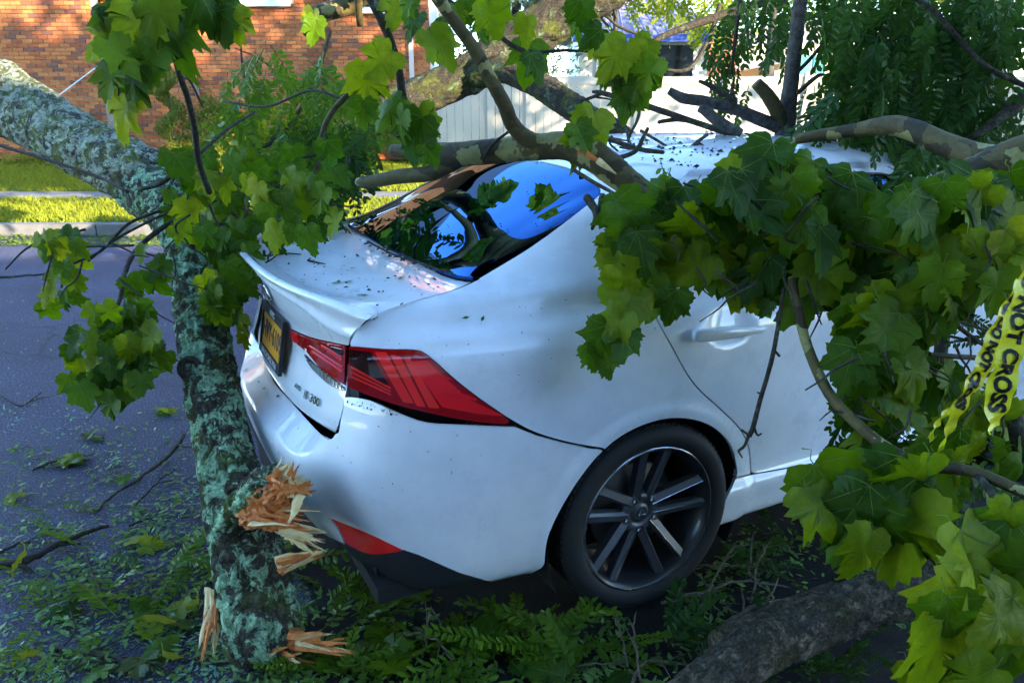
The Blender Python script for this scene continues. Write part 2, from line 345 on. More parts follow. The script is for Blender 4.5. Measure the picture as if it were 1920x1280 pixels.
q = MB(); q.box(SF(lat(1440, 30)+1.5, 32.5, 1.7), (7.5, 4, 2.9), e); add('wall', q.mesh('wall'), plain('cream_render', (.68, .56, .40), .8), n2, N2)
q = MB(); q.add([SF(lat(1365, 30), 29.6, 2.2), SF(lat(1700, 30), 29.6, 3.3), SF(lat(1700, 30), 34, 4.6), SF(lat(1365, 30), 34, 3.6)], [(0,1,2,3)]); add('roof', q.mesh('roof'), plain('tan_roof', (.42, .34, .27), .85), n2, N2)
q = MB(); q.box(SF(lat(1522, 29), 29.3, 2.45), (1.0, .1, .75), e); wo = add('window', q.mesh('window'), M_WHITE, n2, N2)
for s_ in (-.25, .25): q = MB(); q.box(SF(lat(1522, 29)+s_, 29.22, 2.45), (.42, .03, .62), e); add('pane', q.mesh('pane'), plain('teal_glass', (.06, .22, .22), .1), wo)

# ------------------------------------------------------------------ unseen houses added behind the camera, roofs shaped to shade the car
sd = -sun_h; lt_ = np.cross(np.array([0, 0, 1.0]), sun_h)    # along the light, and across it
def LQ(s, q, z): return np.array([CAM[0], CAM[1], 0.])+sd*s+(RT*math.cos(SUN_AZ_OFF)+FD*math.sin(SUN_AZ_OFF))*q+np.array([0, 0, z])
def added_shade_house(a0, a1, bf, ridge, label, col):
    nh = thing('added_shade_house', label, 'house', SF((a0+a1)/2, bf)); NL = -Vector(nh.location)
    q = MB(); q.box(SF((a0+a1)/2, bf-3.5, 3.0), (a1-a0, 7, 6.2), e); add('wall', q.mesh('wall'), plain('added_shade_house_siding', col, .8), nh, NL)
    q = MB(); q.add([SF(a0-.3, bf+.4, 6.0), SF(a1+.3, bf+.4, 6.0), SF(a1+.3, bf-3.5, ridge), SF(a0-.3, bf-3.5, ridge), SF(a0-.3, bf-7.4, 6.0), SF(a1+.3, bf-7.4, 6.0)], [(0,1,2,3),(3,2,5,4),(1,5,2),(0,3,4)]); add('roof', q.mesh('roof'), M_ROOF_B, nh, NL)
    for i in range(int((a1-a0)/4)):
        for zz in (1.7, 4.5):
            q = MB(); q.box(SF(a0+2+i*4, bf+.02, zz), (1.2, .1, 1.5), e); wo = add('window', q.mesh('window'), M_WHITE, nh, NL); q = MB(); q.box(SF(a0+2+i*4, bf+.08, zz), (1.05, .04, 1.35), e); add('pane', q.mesh('pane'), M_PANE, wo)
added_shade_house(-9, 13.2, -6.8, 9.5, 'unseen grey sided house added behind the viewer to shade the car', (.42, .43, .45))
added_shade_house(13.9, 21.5, -6.8, 8.7, 'unseen tan sided lower house added beside the grey one to cast shade', (.44, .40, .34))
# ------------------------------------------------------------------ the car: surfaces lofted from sections, cut into panels along their seams
def spl(t, s):
    """matrix of a natural cubic spline with knots t at places s"""
    n = len(t); h = np.diff(t); A = np.zeros((n, n)); B = np.zeros((n, n)); A[0, 0] = A[-1, -1] = 1
    for i in range(1, n-1):
        A[i, i-1] = h[i-1]; A[i, i] = 2*(h[i-1]+h[i]); A[i, i+1] = h[i]
        B[i, i-1] = 6/h[i-1]; B[i, i] = -6/h[i-1]-6/h[i]; B[i, i+1] = 6/h[i]
    M = np.linalg.solve(A, B); out = np.zeros((len(s), n)); I = np.eye(n)
    for q, x in enumerate(s):
        i = min(max(np.searchsorted(t, x) - 1, 0), n-2); a = (t[i+1]-x)/h[i]; b = 1-a
        out[q] = a*I[i] + b*I[i+1] + ((a**3-a)*M[i] + (b**3-b)*M[i+1])*h[i]**2/6
    return out
def crm(t, s):
    """matrix of a local cubic (finite-difference tangents): no far ripples"""
    n = len(t); out = np.zeros((len(s), n)); I = np.eye(n); T = np.zeros((n, n))
    for i in range(n):
        if i == 0: T[0] = (I[1]-I[0])/(t[1]-t[0])
        elif i == n-1: T[i] = (I[i]-I[i-1])/(t[i]-t[i-1])
        else:
            h0, h1 = t[i]-t[i-1], t[i+1]-t[i]; T[i] = ((I[i]-I[i-1])/h0*h1 + (I[i+1]-I[i])/h1*h0)/(h0+h1)
    for q, x in enumerate(s):
        i = min(max(np.searchsorted(t, x) - 1, 0), n-2); h = t[i+1]-t[i]; u = (x-t[i])/h
        out[q] = (2*u**3-3*u*u+1)*I[i] + (u**3-2*u*u+u)*h*T[i] + (3*u*u-2*u**3)*I[i+1] + (u**3-u*u)*h*T[i+1]
    return out
def loft(G, nu, nv, mu=spl, mv=spl):
    """G rows x cols x 3 -> dense grid; nu per row span, nv per col span"""
    G = np.asarray(G, float); R, Cn = G.shape[:2]
    dr = np.linalg.norm(np.diff(G, axis=0), axis=2).mean(1)**0.7; dc = np.linalg.norm(np.diff(G, axis=1), axis=2).mean(0)**0.7
    tr = np.r_[0, np.cumsum(dr)]; tc = np.r_[0, np.cumsum(dc)]
    sr = np.concatenate([np.linspace(tr[i], tr[i+1], nu, endpoint=False) for i in range(R-1)] + [[tr[-1]]])
    sc = np.concatenate([np.linspace(tc[i], tc[i+1], nv, endpoint=False) for i in range(Cn-1)] + [[tc[-1]]])
    A = mu(tr, sr); B = mv(tc, sc)
    return np.einsum('ij,jkl,mk->iml', A, G, B)
def grid_tris(D):
    R, Cn = D.shape[:2]; idx = np.arange(R*Cn).reshape(R, Cn)
    a, b, c, d = idx[:-1, :-1].ravel(), idx[:-1, 1:].ravel(), idx[1:, 1:].ravel(), idx[1:, :-1].ravel()
    return D.reshape(-1, 3), np.concatenate([np.stack([a, b, c], 1), np.stack([a, c, d], 1)])
def sd_poly(Q, poly):
    """signed distance (negative inside) of points Q to closed polygon"""
    poly = np.asarray(poly, float); d2 = np.full(len(Q), 1e18); ins = np.zeros(len(Q), bool); m = len(poly)
    for i in range(m):
        a, b = poly[i], poly[(i+1) % m]; e = b-a; w = Q-a
        t = np.clip((w @ e)/(e @ e + 1e-12), 0, 1); dd = ((w - t[:, None]*e)**2).sum(1); d2 = np.minimum(d2, dd)
        c1 = (a[1] > Q[:, 1]) != (b[1] > Q[:, 1])
        with np.errstate(divide='ignore', invalid='ignore'):
            xi = (b[0]-a[0])*(Q[:, 1]-a[1])/(b[1]-a[1]+1e-30)+a[0]
        ins ^= c1 & (Q[:, 0] < xi)
    d = np.sqrt(d2); return np.where(ins, -d, d)
def sd_line(Q, line):
    line = np.asarray(line, float); d2 = np.full(len(Q), 1e18)
    for a, b in zip(line[:-1], line[1:]):
        e = b-a; w = Q-a; t = np.clip((w @ e)/(e @ e + 1e-12), 0, 1); d2 = np.minimum(d2, ((w - t[:, None]*e)**2).sum(1))
    return np.sqrt(d2)
def cut(V, F, s):
    """keep the part of a triangle mesh where s < 0, splitting triangles on s = 0"""
    V = np.asarray(V); F = np.asarray(F); s = np.where(np.abs(s) < 1e-9, 1e-9, s); neg = s < 0; k = neg[F].sum(1)
    keep = [F[k == 3]]; newV = []; cache = {}; nF = []; base = len(V)
    def mid(i, j):
        key = (i, j) if i < j else (j, i)
        if key not in cache:
            t = s[i]/(s[i]-s[j]); cache[key] = base+len(newV); newV.append(V[i]+(V[j]-V[i])*t)
        return cache[key]
    for f in F[(k == 1) | (k == 2)]:
        f = list(f)
        if neg[f].sum() == 1:
            while not neg[f[0]]: f = f[1:]+f[:1]
            nF.append((f[0], mid(f[0], f[1]), mid(f[0], f[2])))
        else:
            while neg[f[0]]: f = f[1:]+f[:1]
            m1, m2 = mid(f[0], f[1]), mid(f[0], f[2]); nF.append((m1, f[1], f[2])); nF.append((m1, f[2], m2))
    F2 = np.concatenate([keep[0], np.array(nF, int).reshape(-1, 3)]); V2 = np.concatenate([V, np.array(newV).reshape(-1, 3)])
    used = np.unique(F2); mp = np.full(len(V2), -1); mp[used] = np.arange(len(used))
    return V2[used], mp[F2]
def vnormals(V, F):
    n = np.cross(V[F[:, 1]]-V[F[:, 0]], V[F[:, 2]]-V[F[:, 0]]); N = np.zeros_like(V)
    for i in range(3): np.add.at(N, F[:, i], n)
    return N/(np.linalg.norm(N, axis=1)[:, None]+1e-15)
def boundary(F):
    e = np.concatenate([F[:, [0, 1]], F[:, [1, 2]], F[:, [2, 0]]]); key = np.sort(e, 1)
    _, inv, cnt = np.unique(key, axis=0, return_inverse=True, return_counts=True); return e[cnt[inv.ravel()] == 1]
def panel(V, F, thick=0.014, offset=0.0, lip=True, center_seam=False):
    """panel with its edge folded inward (the seam's flank); outward is away from the car's middle"""
    N = vnormals(V, F); c = np.array([1.2, 0, 0.6]) if V[:, 0].mean() < 1.2 else np.array([V[:, 0].mean(), 0, 0.6])
    if ((V-c)*N).sum() < 0: F = F[:, ::-1]; N = -N
    V = V + N*offset; out = MB(); out.add(V, F)
    if lip:
        b = boundary(F)
        if center_seam: b = b[~((np.abs(V[b[:, 0], 1]) < 1e-4) & (np.abs(V[b[:, 1], 1]) < 1e-4))]
        ids = np.unique(b); mp = {int(q): k for k, q in enumerate(ids)}; m = len(ids)
        W1 = V[ids]; W2 = V[ids]-N[ids]*thick
        out.add(np.concatenate([W1, W2]), [(mp[int(j)], mp[int(i)], mp[int(i)]+m, mp[int(j)]+m) for i, j in b])
    return out
def mirror(mb):
    n = len(mb.V); o = MB(); o.V = [(x, -y, z) for x, y, z in mb.V]; o.F = [tuple(reversed(f)) for f in mb.F]; return o
def weld_both(mb):
    o = MB(); o.add(mb.V, mb.F); m = mirror(mb); o.add(m.V, m.F); return o
def weld_mesh(name, mb, smooth=True):
    me = mesh_from(name, mb.V, mb.F, smooth); bm = bmesh.new(); bm.from_mesh(me)
    bmesh.ops.remove_doubles(bm, verts=[v for v in bm.verts if abs(v.co.y) < 1e-4], dist=1e-4); bm.to_mesh(me); bm.free(); return me

# ---- materials of the car
def car_paint():
    m, nt, b = mat_new('white_paint'); co = coords(nt)
    n = noise(nt, 9, 6, 0.65, co); d = ramp(nt, n.outputs[0], [(0.35, (0.72, 0.75, 0.78)), (0.62, (0.79, 0.815, 0.84))])
    n2 = noise(nt, 260, 2, 0.5, co); sp = ramp(nt, n2.outputs[0], [(0.735, (1, 1, 1)), (0.775, (0.30, 0.28, 0.24))])
    nt.links.new(mixc(nt, 1.0, d, sp, 'MULTIPLY'), b.inputs['Base Color'])
    n3 = noise(nt, 5, 6, 0.7, co); r = ramp(nt, n3.outputs[0], [(0.3, (0.22,)*3), (0.7, (0.42,)*3)]); nt.links.new(r, b.inputs['Roughness'])
    setp(b, coat=.75, coat_rough=0.03, spec=0.35); return m
M_PAINT = car_paint()
M_TRIM = plain('black_plastic', (0.012, 0.012, 0.014), 0.45)
M_VAL = plain('charcoal_valance', (0.022, 0.023, 0.028), 0.38)
M_GAP = plain('dark_cavity', (0.006, 0.006, 0.007), 0.9)
M_RUB = plain('rubber_seal', (0.01, 0.01, 0.011), 0.7)
M_CHROME = plain('chrome', (0.72, 0.73, 0.75), 0.12, metal=1.0)
def glass_mat():
    m, nt, b = mat_new('tinted_glass'); setp(b, rough=0.015, metal=1.0); b.inputs['Specular Tint'].default_value = (.55, .75, 1.0, 1)
    co = coords(nt); n2 = noise(nt, 330, 2, 0.5, co)
    sp = ramp(nt, n2.outputs[0], [(0.745, (0.024, 0.055, 0.16)), (0.77, (0.10, 0.10, 0.09))]); nt.links.new(sp, b.inputs['Base Color']); return m
M_GLASS = glass_mat()
M_LENS = plain('red_lens', (0.36, 0.002, 0.006), 0.06, coat=1.0, coat_rough=0.02)
M_LENS_DK = plain('smoked_lens', (0.025, 0.004, 0.004), 0.06, coat=1.0, coat_rough=0.02)
M_BAR = plain('red_light_guide', (0.95, 0.012, 0.02), 0.12, coat=1.0, coat_rough=0.02)
M_BARHOT = plain('orange_red_light_guide', (1.0, 0.025, 0.02), 0.12, coat=1.0, coat_rough=0.02)
M_CLEAR = plain('clear_lens', (0.45, 0.48, 0.47), 0.08, metal=0.6, coat=1.0)

car = thing('sedan_car', 'white sedan with dark rear window trapped under fallen tree branches', 'car', (0, 0, 0))

# ---- side patch: cross-sections at stations along the car, from rocker over the shoulder to the middle
ST = [.02,.12,.25,.40,.55,.72,.90,1.08,1.30,1.60,1.95,2.30,2.65,3.0,3.4,3.8,4.2,4.45,4.6]
WD = [.715,.765,.812,.846,.868,.885,.897,.90,.893,.884,.880,.880,.882,.889,.897,.89,.83,.70,.5]
ZT = [1.005,1.005,1.005,1.007,1.01,1.012,1.012,1.01,1.005,.995,.98,.965,.955,.94,.92,.86,.76,.66,.55]
LOW = [(.17,.10),(.215,.025),(.28,.010),(.335,.004),(.375,.020),(.44,.020),(.53,.010),(.63,.003),(.75,0),(.86,0),(.925,.010),(.966,.034),(1.005,.078)]
UPP = [
 [(-.60,1.00),(-.5,1.02),(-.4,1.03),(-.3,1.035),(-.2,1.04),(-.1,1.04),(0,1.04)],
 [(-.655,1.022),(-.58,1.04),(-.46,1.05),(-.34,1.055),(-.22,1.055),(-.1,1.055),(0,1.055)],
 [(-.69,1.042),(-.62,1.06),(-.5,1.066),(-.37,1.068),(-.25,1.07),(-.12,1.07),(0,1.07)],
 [(-.725,1.055),(-.655,1.082),(-.54,1.086),(-.4,1.085),(-.27,1.083),(-.13,1.081),(0,1.08)],
 [(-.755,1.058),(-.695,1.086),(-.605,1.106),(-.46,1.117),(-.3,1.122),(-.15,1.124),(0,1.124)],
 [(-.785,1.062),(-.725,1.108),(-.61,1.168),(-.46,1.187),(-.3,1.194),(-.15,1.197),(0,1.198)],
 [(-.795,1.068),(-.728,1.14),(-.60,1.248),(-.46,1.266),(-.3,1.273),(-.15,1.276),(0,1.277)],
 [(-.795,1.062),(-.722,1.165),(-.615,1.288),(-.50,1.336),(-.33,1.352),(-.17,1.357),(0,1.358)],
 [(-.79,1.045),(-.715,1.155),(-.63,1.275),(-.545,1.358),(-.36,1.402),(-.18,1.412),(0,1.415)],
 [(-.785,1.028),(-.71,1.14),(-.63,1.27),(-.555,1.372),(-.37,1.423),(-.18,1.436),(0,1.44)],
 [(-.785,1.012),(-.715,1.125),(-.64,1.25),(-.56,1.373),(-.37,1.425),(-.18,1.439),(0,1.443)],
 [(-.79,.998),(-.72,1.105),(-.645,1.23),(-.565,1.353),(-.37,1.408),(-.18,1.423),(0,1.427)],
 [(-.80,.985),(-.74,1.065),(-.67,1.16),(-.59,1.26),(-.4,1.32),(-.2,1.34),(0,1.345)],
 [(-.81,.965),(-.76,1.005),(-.70,1.06),(-.62,1.12),(-.42,1.17),(-.2,1.185),(0,1.19)],
 [(-.80,.945),(-.72,.965),(-.62,.98),(-.5,.99),(-.35,1.0),(-.18,1.005),(0,1.005)],
 [(-.77,.89),(-.68,.91),(-.58,.925),(-.46,.935),(-.32,.94),(-.16,.945),(0,.945)],
 [(-.68,.80),(-.6,.83),(-.5,.85),(-.4,.86),(-.28,.865),(-.14,.87),(0,.87)],
 [(-.55,.70),(-.48,.73),(-.4,.75),(-.32,.76),(-.22,.765),(-.1,.77),(0,.77)],
 [(-.35,.58),(-.3,.6),(-.25,.62),(-.2,.63),(-.14,.635),(-.07,.64),(0,.64)]]
ARC = np.array([1.01, .292]); ARF = np.array([3.80, .30])
G = []
for j, x in enumerate(ST):
    k = (ZT[j]-.17)/(1.005-.17)
    col = [(x, -(WD[j]-o), .17+(z-.17)*k) for z, o in LOW] + [(x, y, z) for y, z in UPP[j]]
    G.append(col)
G = np.transpose(np.array(G), (1, 0, 2))
DA = loft(G, 9, 11, crm, spl)
def flare(D):
    """raised lips round the wheel openings"""
    D = D.copy(); x, y, z = D[..., 0], D[..., 1], D[..., 2]
    for c in (ARC, ARF):
        r = np.hypot(x-c[0], z-c[1]); k = np.clip((.425-r)/.035, 0, 1); k = k*k*(3-2*k)
        side = (z < .95) & (y < -.5); dip = np.exp(-((r-.44)/.03)**2)*.004
        D[..., 1] = y - np.where(side, k*.012 - dip*0, 0); y = D[..., 1]
    return D
DA = flare(DA)
def recess(D, cx, cz, rx, rz, depth):
    D = D.copy(); q = ((D[..., 0]-cx)/rx)**2+((D[..., 2]-cz)/rz)**2
    D[..., 1] += np.where(D[..., 1] < -.5, depth*np.clip(1-q, 0, 1)**1.0*(1-np.clip(1-q, 0, 1)*.35), 0); return D
DA = recess(DA, 1.275, .915, .105, .062, .028); DA = recess(DA, 2.27, .865, .105, .060, .028)
VA, FA = grid_tris(DA)
BVA = BVHTree.FromPolygons([tuple(v) for v in VA], [tuple(int(i) for i in f) for f in FA])

# ---- seams, in positions of the photograph (they are cut through the real surfaces)
def C_(pts, sub=5): return [tuple(p) for p in cr(pts, sub)]
ARCH = C_([(1020,1120),(1021,1060),(1031,997),(1078,910),(1134,841),(1194,801),(1262,783),(1326,794),(1368,830),(1382,879),(1377,903),(1350,975),(1345,1120)])
LAMP_F_TOP = C_([(655,649),(720,655),(775,656),(800,665),(850,709),(900,748),(972,797)], 4)
LAMP_F_BOT = C_([(972,797),(920,793),(860,785),(760,763),(700,744),(650,724)], 4)
LAMP_F = LAMP_F_TOP + LAMP_F_BOT[1:]
QSEAM = C_([(960,790),(1010,813),(1070,830),(1134,841)], 4)
TRSEAM = C_([(655,649),(657,638),(668,620),(690,600),(720,584),(780,564),(850,544),(900,522)], 5)
GLASS_BOT = C_([(900,521),(850,514),(788,491),(720,463)], 5)
GLASS = GLASS_BOT + [(600,400),(900,230),(985,296)] + C_([(1016,303),(1068,316),(1108,338),(1126,360),(1100,385),(1000,460),(900,521)], 5)[:-1]
DOORR = C_([(1180,440),(1200,520),(1225,585),(1260,650),(1300,718),(1350,766),(1386,802),(1404,840),(1408,889)], 5)
SILL = [(1408,889),(1500,873),(1617,853),(1700,838),(1900,806)]
DOORM = [(1640,850),(1669,769),(1690,705),(1722,600),(1735,470),(1700,330),(1640,300)]
PA = Pj(VA); XZ = VA[:, [0, 2]]
def pa(V): return Pj(V)
big = 3000
# side-glass opening in car x,z
DLO = C_([(1.035,1.105),(1.25,1.062),(1.6,1.046),(2.0,1.030),(2.35,1.016),(2.78,1.0)], 3) + C_([(2.78,1.0),(2.55,1.16),(2.30,1.292),(2.1,1.318),(1.8,1.33),(1.5,1.322),(1.3,1.275),(1.15,1.19),(1.035,1.105)], 4)[1:-1]
def xz(V): return V[:, [0, 2]]
# windscreen and front pieces (mostly behind leaves): in car x,y seen from above
WS = [(2.42,.7),(2.42,-.50),(2.52,-.545),(3.12,-.70),(3.2,-.4),(3.24,0),(3.24,.7)]
def A_cut(conds, src=None):
    V, F = (VA, FA) if src is None else src
    for c in conds:
        V, F = cut(V, F, c(V))
    return V, F
inside = lambda poly, off=0.0, f=pa: (lambda V: sd_poly(f(V), poly)+off)
outside = lambda poly, off=0.0, f=pa: (lambda V: -sd_poly(f(V), poly)+off)
g = 1.3
QUARTER_LOW = QSEAM
# region behind the trunk seam / lamp / bumper seam, that the shell does not cover
REAR_OUT = TRSEAM[::-1] + [(655,649)] + [p for p in LAMP_F_TOP[1:-1]] + [tuple(p) for p in QSEAM[2:]] + [(1100,900),(1040,1000),(1000,1300),(100,1300),(100,300),(680,300)] + GLASS_BOT[::-1]
DOOR_R = DOORR + SILL[1:3] + DOORM[0:1] + DOORM[1:] + [(1400,200),(1180,440)]
DOOR_F = [(1640,850)] + SILL[3:] + [(2300,740),(2100,420),(1700,260),(1640,300)] + DOORM[::-1][1:-1]
ROCK_TOP = [(1345,905)] + [(1380,895)] + SILL + [(2300,735)]
ROCK = ROCK_TOP + [(2300,1200),(1345,1200)]
only_side = lambda V: np.where(V[:, 1] < -.3, -1.0, 1.0)
zlow = lambda z0: (lambda V: V[:, 2]-z0)
zhigh = lambda z0: (lambda V: z0-V[:, 2])
near_front = lambda V: V[:, 0]-3.02
door_out = lambda poly: (lambda V: -np.maximum(sd_poly(pa(V), poly), (V[:, 2]-1.335)*600)+g)
# shell: quarter panel, roof, pillars and everything forward
shell = A_cut([outside(REAR_OUT, g), outside(GLASS, 0.4), outside(ARCH, 0), outside(DLO, 0, xz),
               door_out(DOOR_R), door_out(DOOR_F), outside(ROCK, g), lambda V: V[:, 0]-3.02, lambda V: V[:, 0]-2.45+np.where(V[:, 1] < -.56, -9, 0)])
mb = panel(*shell, thick=.016, center_seam=True)
add('body_shell', weld_mesh('body_shell', weld_both(mb)), M_PAINT, car)
# front end beyond the doors
fr = A_cut([lambda V: 3.026-V[:, 0], lambda V: .365-np.hypot(V[:, 0]-ARF[0], V[:, 2]-ARF[1])])
def xy(V): return V[:, :2]
fr = A_cut([outside(WS, 0, xy)], fr)
hood = A_cut([lambda V: -.76-V[:, 1], lambda V: .80-V[:, 2]], fr); fend = A_cut([lambda V: np.minimum(V[:, 1]+.765, 1e9)*1.0 if False else np.where(V[:, 2] > .795, V[:, 1]+.765, -.01)], fr)
add('hood', weld_mesh('hood', weld_both(panel(*hood, center_seam=True))), M_PAINT, car)
add('front_wing', weld_mesh('front_wing', weld_both(panel(*fend, center_seam=True))), M_PAINT, car)
wsA = A_cut([inside(WS, 0.0, xy), lambda V: 2.40-V[:, 0]]); add('windscreen', weld_mesh('windscreen', weld_both(panel(*wsA, offset=-.002, center_seam=True))), M_GLASS, car)
# rear glass
gl = A_cut([inside(GLASS, 1.6)]); mb = panel(*gl, thick=.01, offset=-.003, center_seam=True)
add('rear_window', weld_mesh('rear_window', weld_both(mb)), M_GLASS, car)
# doors
def side_part(name, conds, mat, both=True, thick=.014, offset=0.0, parent=car, src=None, lip=True):
    V, F = A_cut(conds, src); mb = panel(V, F, thick, offset, lip); o = add(name, mesh_from(name, mb.V, mb.F), mat, parent)
    if both: m = mirror(mb); add(name, mesh_from(name+'_far', m.V, m.F), mat, parent)
    return o
rear_door = side_part('rear_door', [only_side, inside(DOOR_R, g), outside(ARCH, 0), outside(DLO, 0.006, xz), lambda V: V[:, 2]-1.36], M_PAINT)
front_door = side_part('front_door', [only_side, inside(DOOR_F, g), outside(DLO, 0.006, xz), lambda V: V[:, 2]-1.36, lambda V: V[:, 0]-3.015], M_PAINT)
side_part('rocker_panel', [only_side, inside(ROCK, g), lambda V: V[:, 0]-3.40, lambda V: 1.2-V[:, 0], outside(ARCH, 0)], M_PAINT)
side_part('side_window', [only_side, inside(DLO, .004, xz)], M_GLASS, offset=-.004)
# belt moulding along the bottom of the side glass
bl = np.array(C_([(1.035,1.105),(1.25,1.062),(1.6,1.046),(2.0,1.030),(2.35,1.016),(2.78,1.0)], 4))
side_part('belt_moulding', [only_side, lambda V: sd_line(xz(V), bl)-.009], M_TRIM, offset=.004)

# ---- rear patch: trunk lid face, lip spoiler and deck
def pl(y, x0, k=.13, p=2.6): return x0+k*(abs(y)/.7)**p
YT = [0,.12,.24,.36,.47,.56,.63,.69,.735,.78]
def lerp(t, xs, ys): return float(np.interp(t, xs, ys))
GT = []
for y in YT:
    w = min(1.0, y/.69)
    zl = lerp(y, [0,.4,.6,.69,.74], [1.090,1.082,1.078,1.064,1.055]); zu = lerp(y, [0,.25,.4,.5,.57,.62,.69,.74], [1.058,1.042,1.036,1.024,1.004,.99,.985,.985])
    zi = lerp(y, [0,.3,.5,.64,.7,.74], [1.046,1.048,1.056,1.064,1.046,1.03]); xl = lerp(y, [0,.5,.62,.69,.74], [-.012,-.006,-.004,0,.002])
    xd = .46+.1*(y/.62)**2
    GT.append([(pl(y,.085), -y, .640),(pl(y,.058), -y, .646),(pl(y,.040), -y, .664),(pl(y,.036), -y, .70),(pl(y,.050), -y, .752),(pl(y,.072), -y, .83),
               (pl(y,.070), -y, .905),(pl(y,.052), -y, .96),(pl(y,.030), -y, zu-.012),(pl(y,.006), -y, zu),(pl(y,xl+.012), -y, zu+(zl-zu)*.45),(pl(y,xl), -y, zl-.006),(pl(y,xl+.012), -y, zl),
               (pl(y,xl+.05), -y, zl-(zl-zi)*.55),(pl(y,.10,.11), -y, zi),(pl(y,.20,.10), -y, 1.062),(min(pl(y,.32,.08), xd-.04), -y, 1.074),(xd, -y, 1.085),(xd+.04, -y, 1.10)])
DT = loft(np.transpose(np.array(GT), (1, 0, 2)), 7, 8, crm, spl)
VT, FT = grid_tris(DT)
BVT = BVHTree.FromPolygons([tuple(v) for v in VT], [tuple(int(i) for i in f) for f in FT])
TR_BOT = C_([(440,655),(487,660),(500,692),(520,724),(540,746),(570,780),(600,812),(616,823),(626,818),(636,795),(645,760),(652,726)], 4)
LAMP_T = C_([(546,617),(575,630),(600,637),(652,648)], 3) + [(649,722)] + C_([(649,722),(625,708),(600,687),(578,660),(556,641),(546,617)], 3)[1:-1]
CLEAR_T = C_([(566,655),(580,672),(600,690),(648,727)], 3) + [(648,733)] + C_([(648,733),(620,722),(597,703),(580,684),(566,655)], 3)[1:-1]
TRUNK = TR_BOT + [(652,648)] + TRSEAM[1:] + [(920,500),(780,420),(600,380),(430,380),(430,655)]
SPO_SEAM = C_([(480,455),(505,482),(526,504),(556,526),(590,546),(620,555),(650,559),(680,566),(702,578),(709,586),(703,594),(690,600)], 4)
SPO_LOW = C_([(470,497),(477,507),(499,534),(530,556),(566,579),(593,602),(611,619),(630,626),(648,630)], 4)
SPOILER = SPO_SEAM + C_([(690,600),(668,618),(655,636)], 3)[1:] + SPO_LOW[::-1] + [(440,470)]
T_cut = lambda conds: A_cut(conds, (VT, FT))
glass_edge = lambda V: -sd_poly(pa(V), GLASS)+1.2
tl = T_cut([inside(TRUNK, g), outside(SPOILER, .5), glass_edge, outside(LAMP_T, 1.0), outside(CLEAR_T, .6)])
trunk = add('trunk_lid', weld_mesh('trunk_lid', weld_both(panel(*tl, center_seam=True))), M_PAINT, car)
sp = T_cut([inside(TRUNK, g), inside(SPOILER, .5), glass_edge])
add('lip_spoiler', weld_mesh('lip_spoiler', weld_both(panel(*sp, thick=.01, offset=.0015, center_seam=True))), M_PAINT, trunk)
# dark channel behind the seams
cav = MB()
for DD, off in ((DA, .018), (DT, .02)):
    V, F = grid_tris(DD[::3, ::3])
    if DD is DA: V, F = cut(V, F, V[:, 0]-3.0); V, F = cut(V, F, -sd_poly(pa(V), ARCH)+2); V, F = cut(V, F, .24-V[:, 2])
    if DD is DA: V, F = cut(V, F, .20-V[:, 0]); V, F = cut(V, F, -sd_poly(pa(V), REAR_OUT)-22)
    else: V, F = cut(V, F, .67-V[:, 2]); V, F = cut(V, F, -.70-V[:, 1])
    p_ = panel(V, F, offset=-off, lip=False); cav.add(p_.V, p_.F)
cm = weld_both(cav); add('seam_backing', mesh_from('seam_backing', cm.V, cm.F), M_GAP, car)

# ---- bumper patch: plan curve swept up the bumper
PLAN = [(-.045,0),(-.043,.2),(-.019,.38),(.012,.50),(.046,.60),(.085,.69),(.125,.755),(.185,.808),(.27,.845),(.38,.868),(.50,.881),(.62,.890),(.76,.897),(.85,.900)]
PLAN = np.array([(x, -y) for x, y in PLAN]); tn = np.gradient(PLAN, axis=0); nn = np.stack([-tn[:, 1], tn[:, 0]], 1); nn /= np.linalg.norm(nn, axis=1)[:, None]
inn = nn*np.sign((nn*(np.array([[.6, 0]])-PLAN)).sum(1))[:, None]
R0 = [(.19,.16),(.225,.12),(.30,.075),(.38,.042),(.46,.016),(.53,.002),(.562,.0),(.583,.008),(.598,.03),(.62,.062),(.642,.092),(.652,.118),(.655,.15)]   # rear
R1 = [(.19,.13),(.225,.10),(.30,.065),(.38,.040),(.47,.018),(.55,.004),(.60,.004),(.64,.010),(.68,.020),(.72,.031),(.75,.040),(.785,.050),(.81,.06)]     # corner
R2 = [(.20,.07),(.225,.045),(.29,.020),(.36,.010),(.45,.005),(.53,0),(.58,0),(.63,.0),(.68,.002),(.73,.006),(.765,.009),(.80,.014),(.83,.02)]         # side
wc = [(0,0),(0,0),(0,0),(.12,0),(.8,0),(1,0),(.85,.15),(.5,.5),(.2,.8),(0,1),(0,1),(0,1),(0,1),(0,1)]
GB = []
for j in range(len(PLAN)):
    w1, w2 = wc[j]; w0 = 1-w1-w2; col = []
    for r in range(len(R0)):
        z = w0*R0[r][0]+w1*R1[r][0]+w2*R2[r][0]; o = w0*R0[r][1]+w1*R1[r][1]+w2*R2[r][1]
        q = PLAN[j]+inn[j]*o; col.append((q[0], q[1], z))
    GB.append(col)
DB = loft(np.transpose(np.array(GB), (1, 0, 2)), 8, 8, crm, spl)
xb, yb, zb = DB[..., 0], DB[..., 1], DB[..., 2]
rB = np.hypot(xb-ARC[0], zb-ARC[1]); kB = np.clip((.425-rB)/.035, 0, 1); kB = kB*kB*(3-2*kB); DB[..., 1] = yb-np.where(yb < -.6, kB*.010, 0)
VB, FB = grid_tris(DB)
BVB = BVHTree.FromPolygons([tuple(v) for v in VB], [tuple(int(i) for i in f) for f in FB])
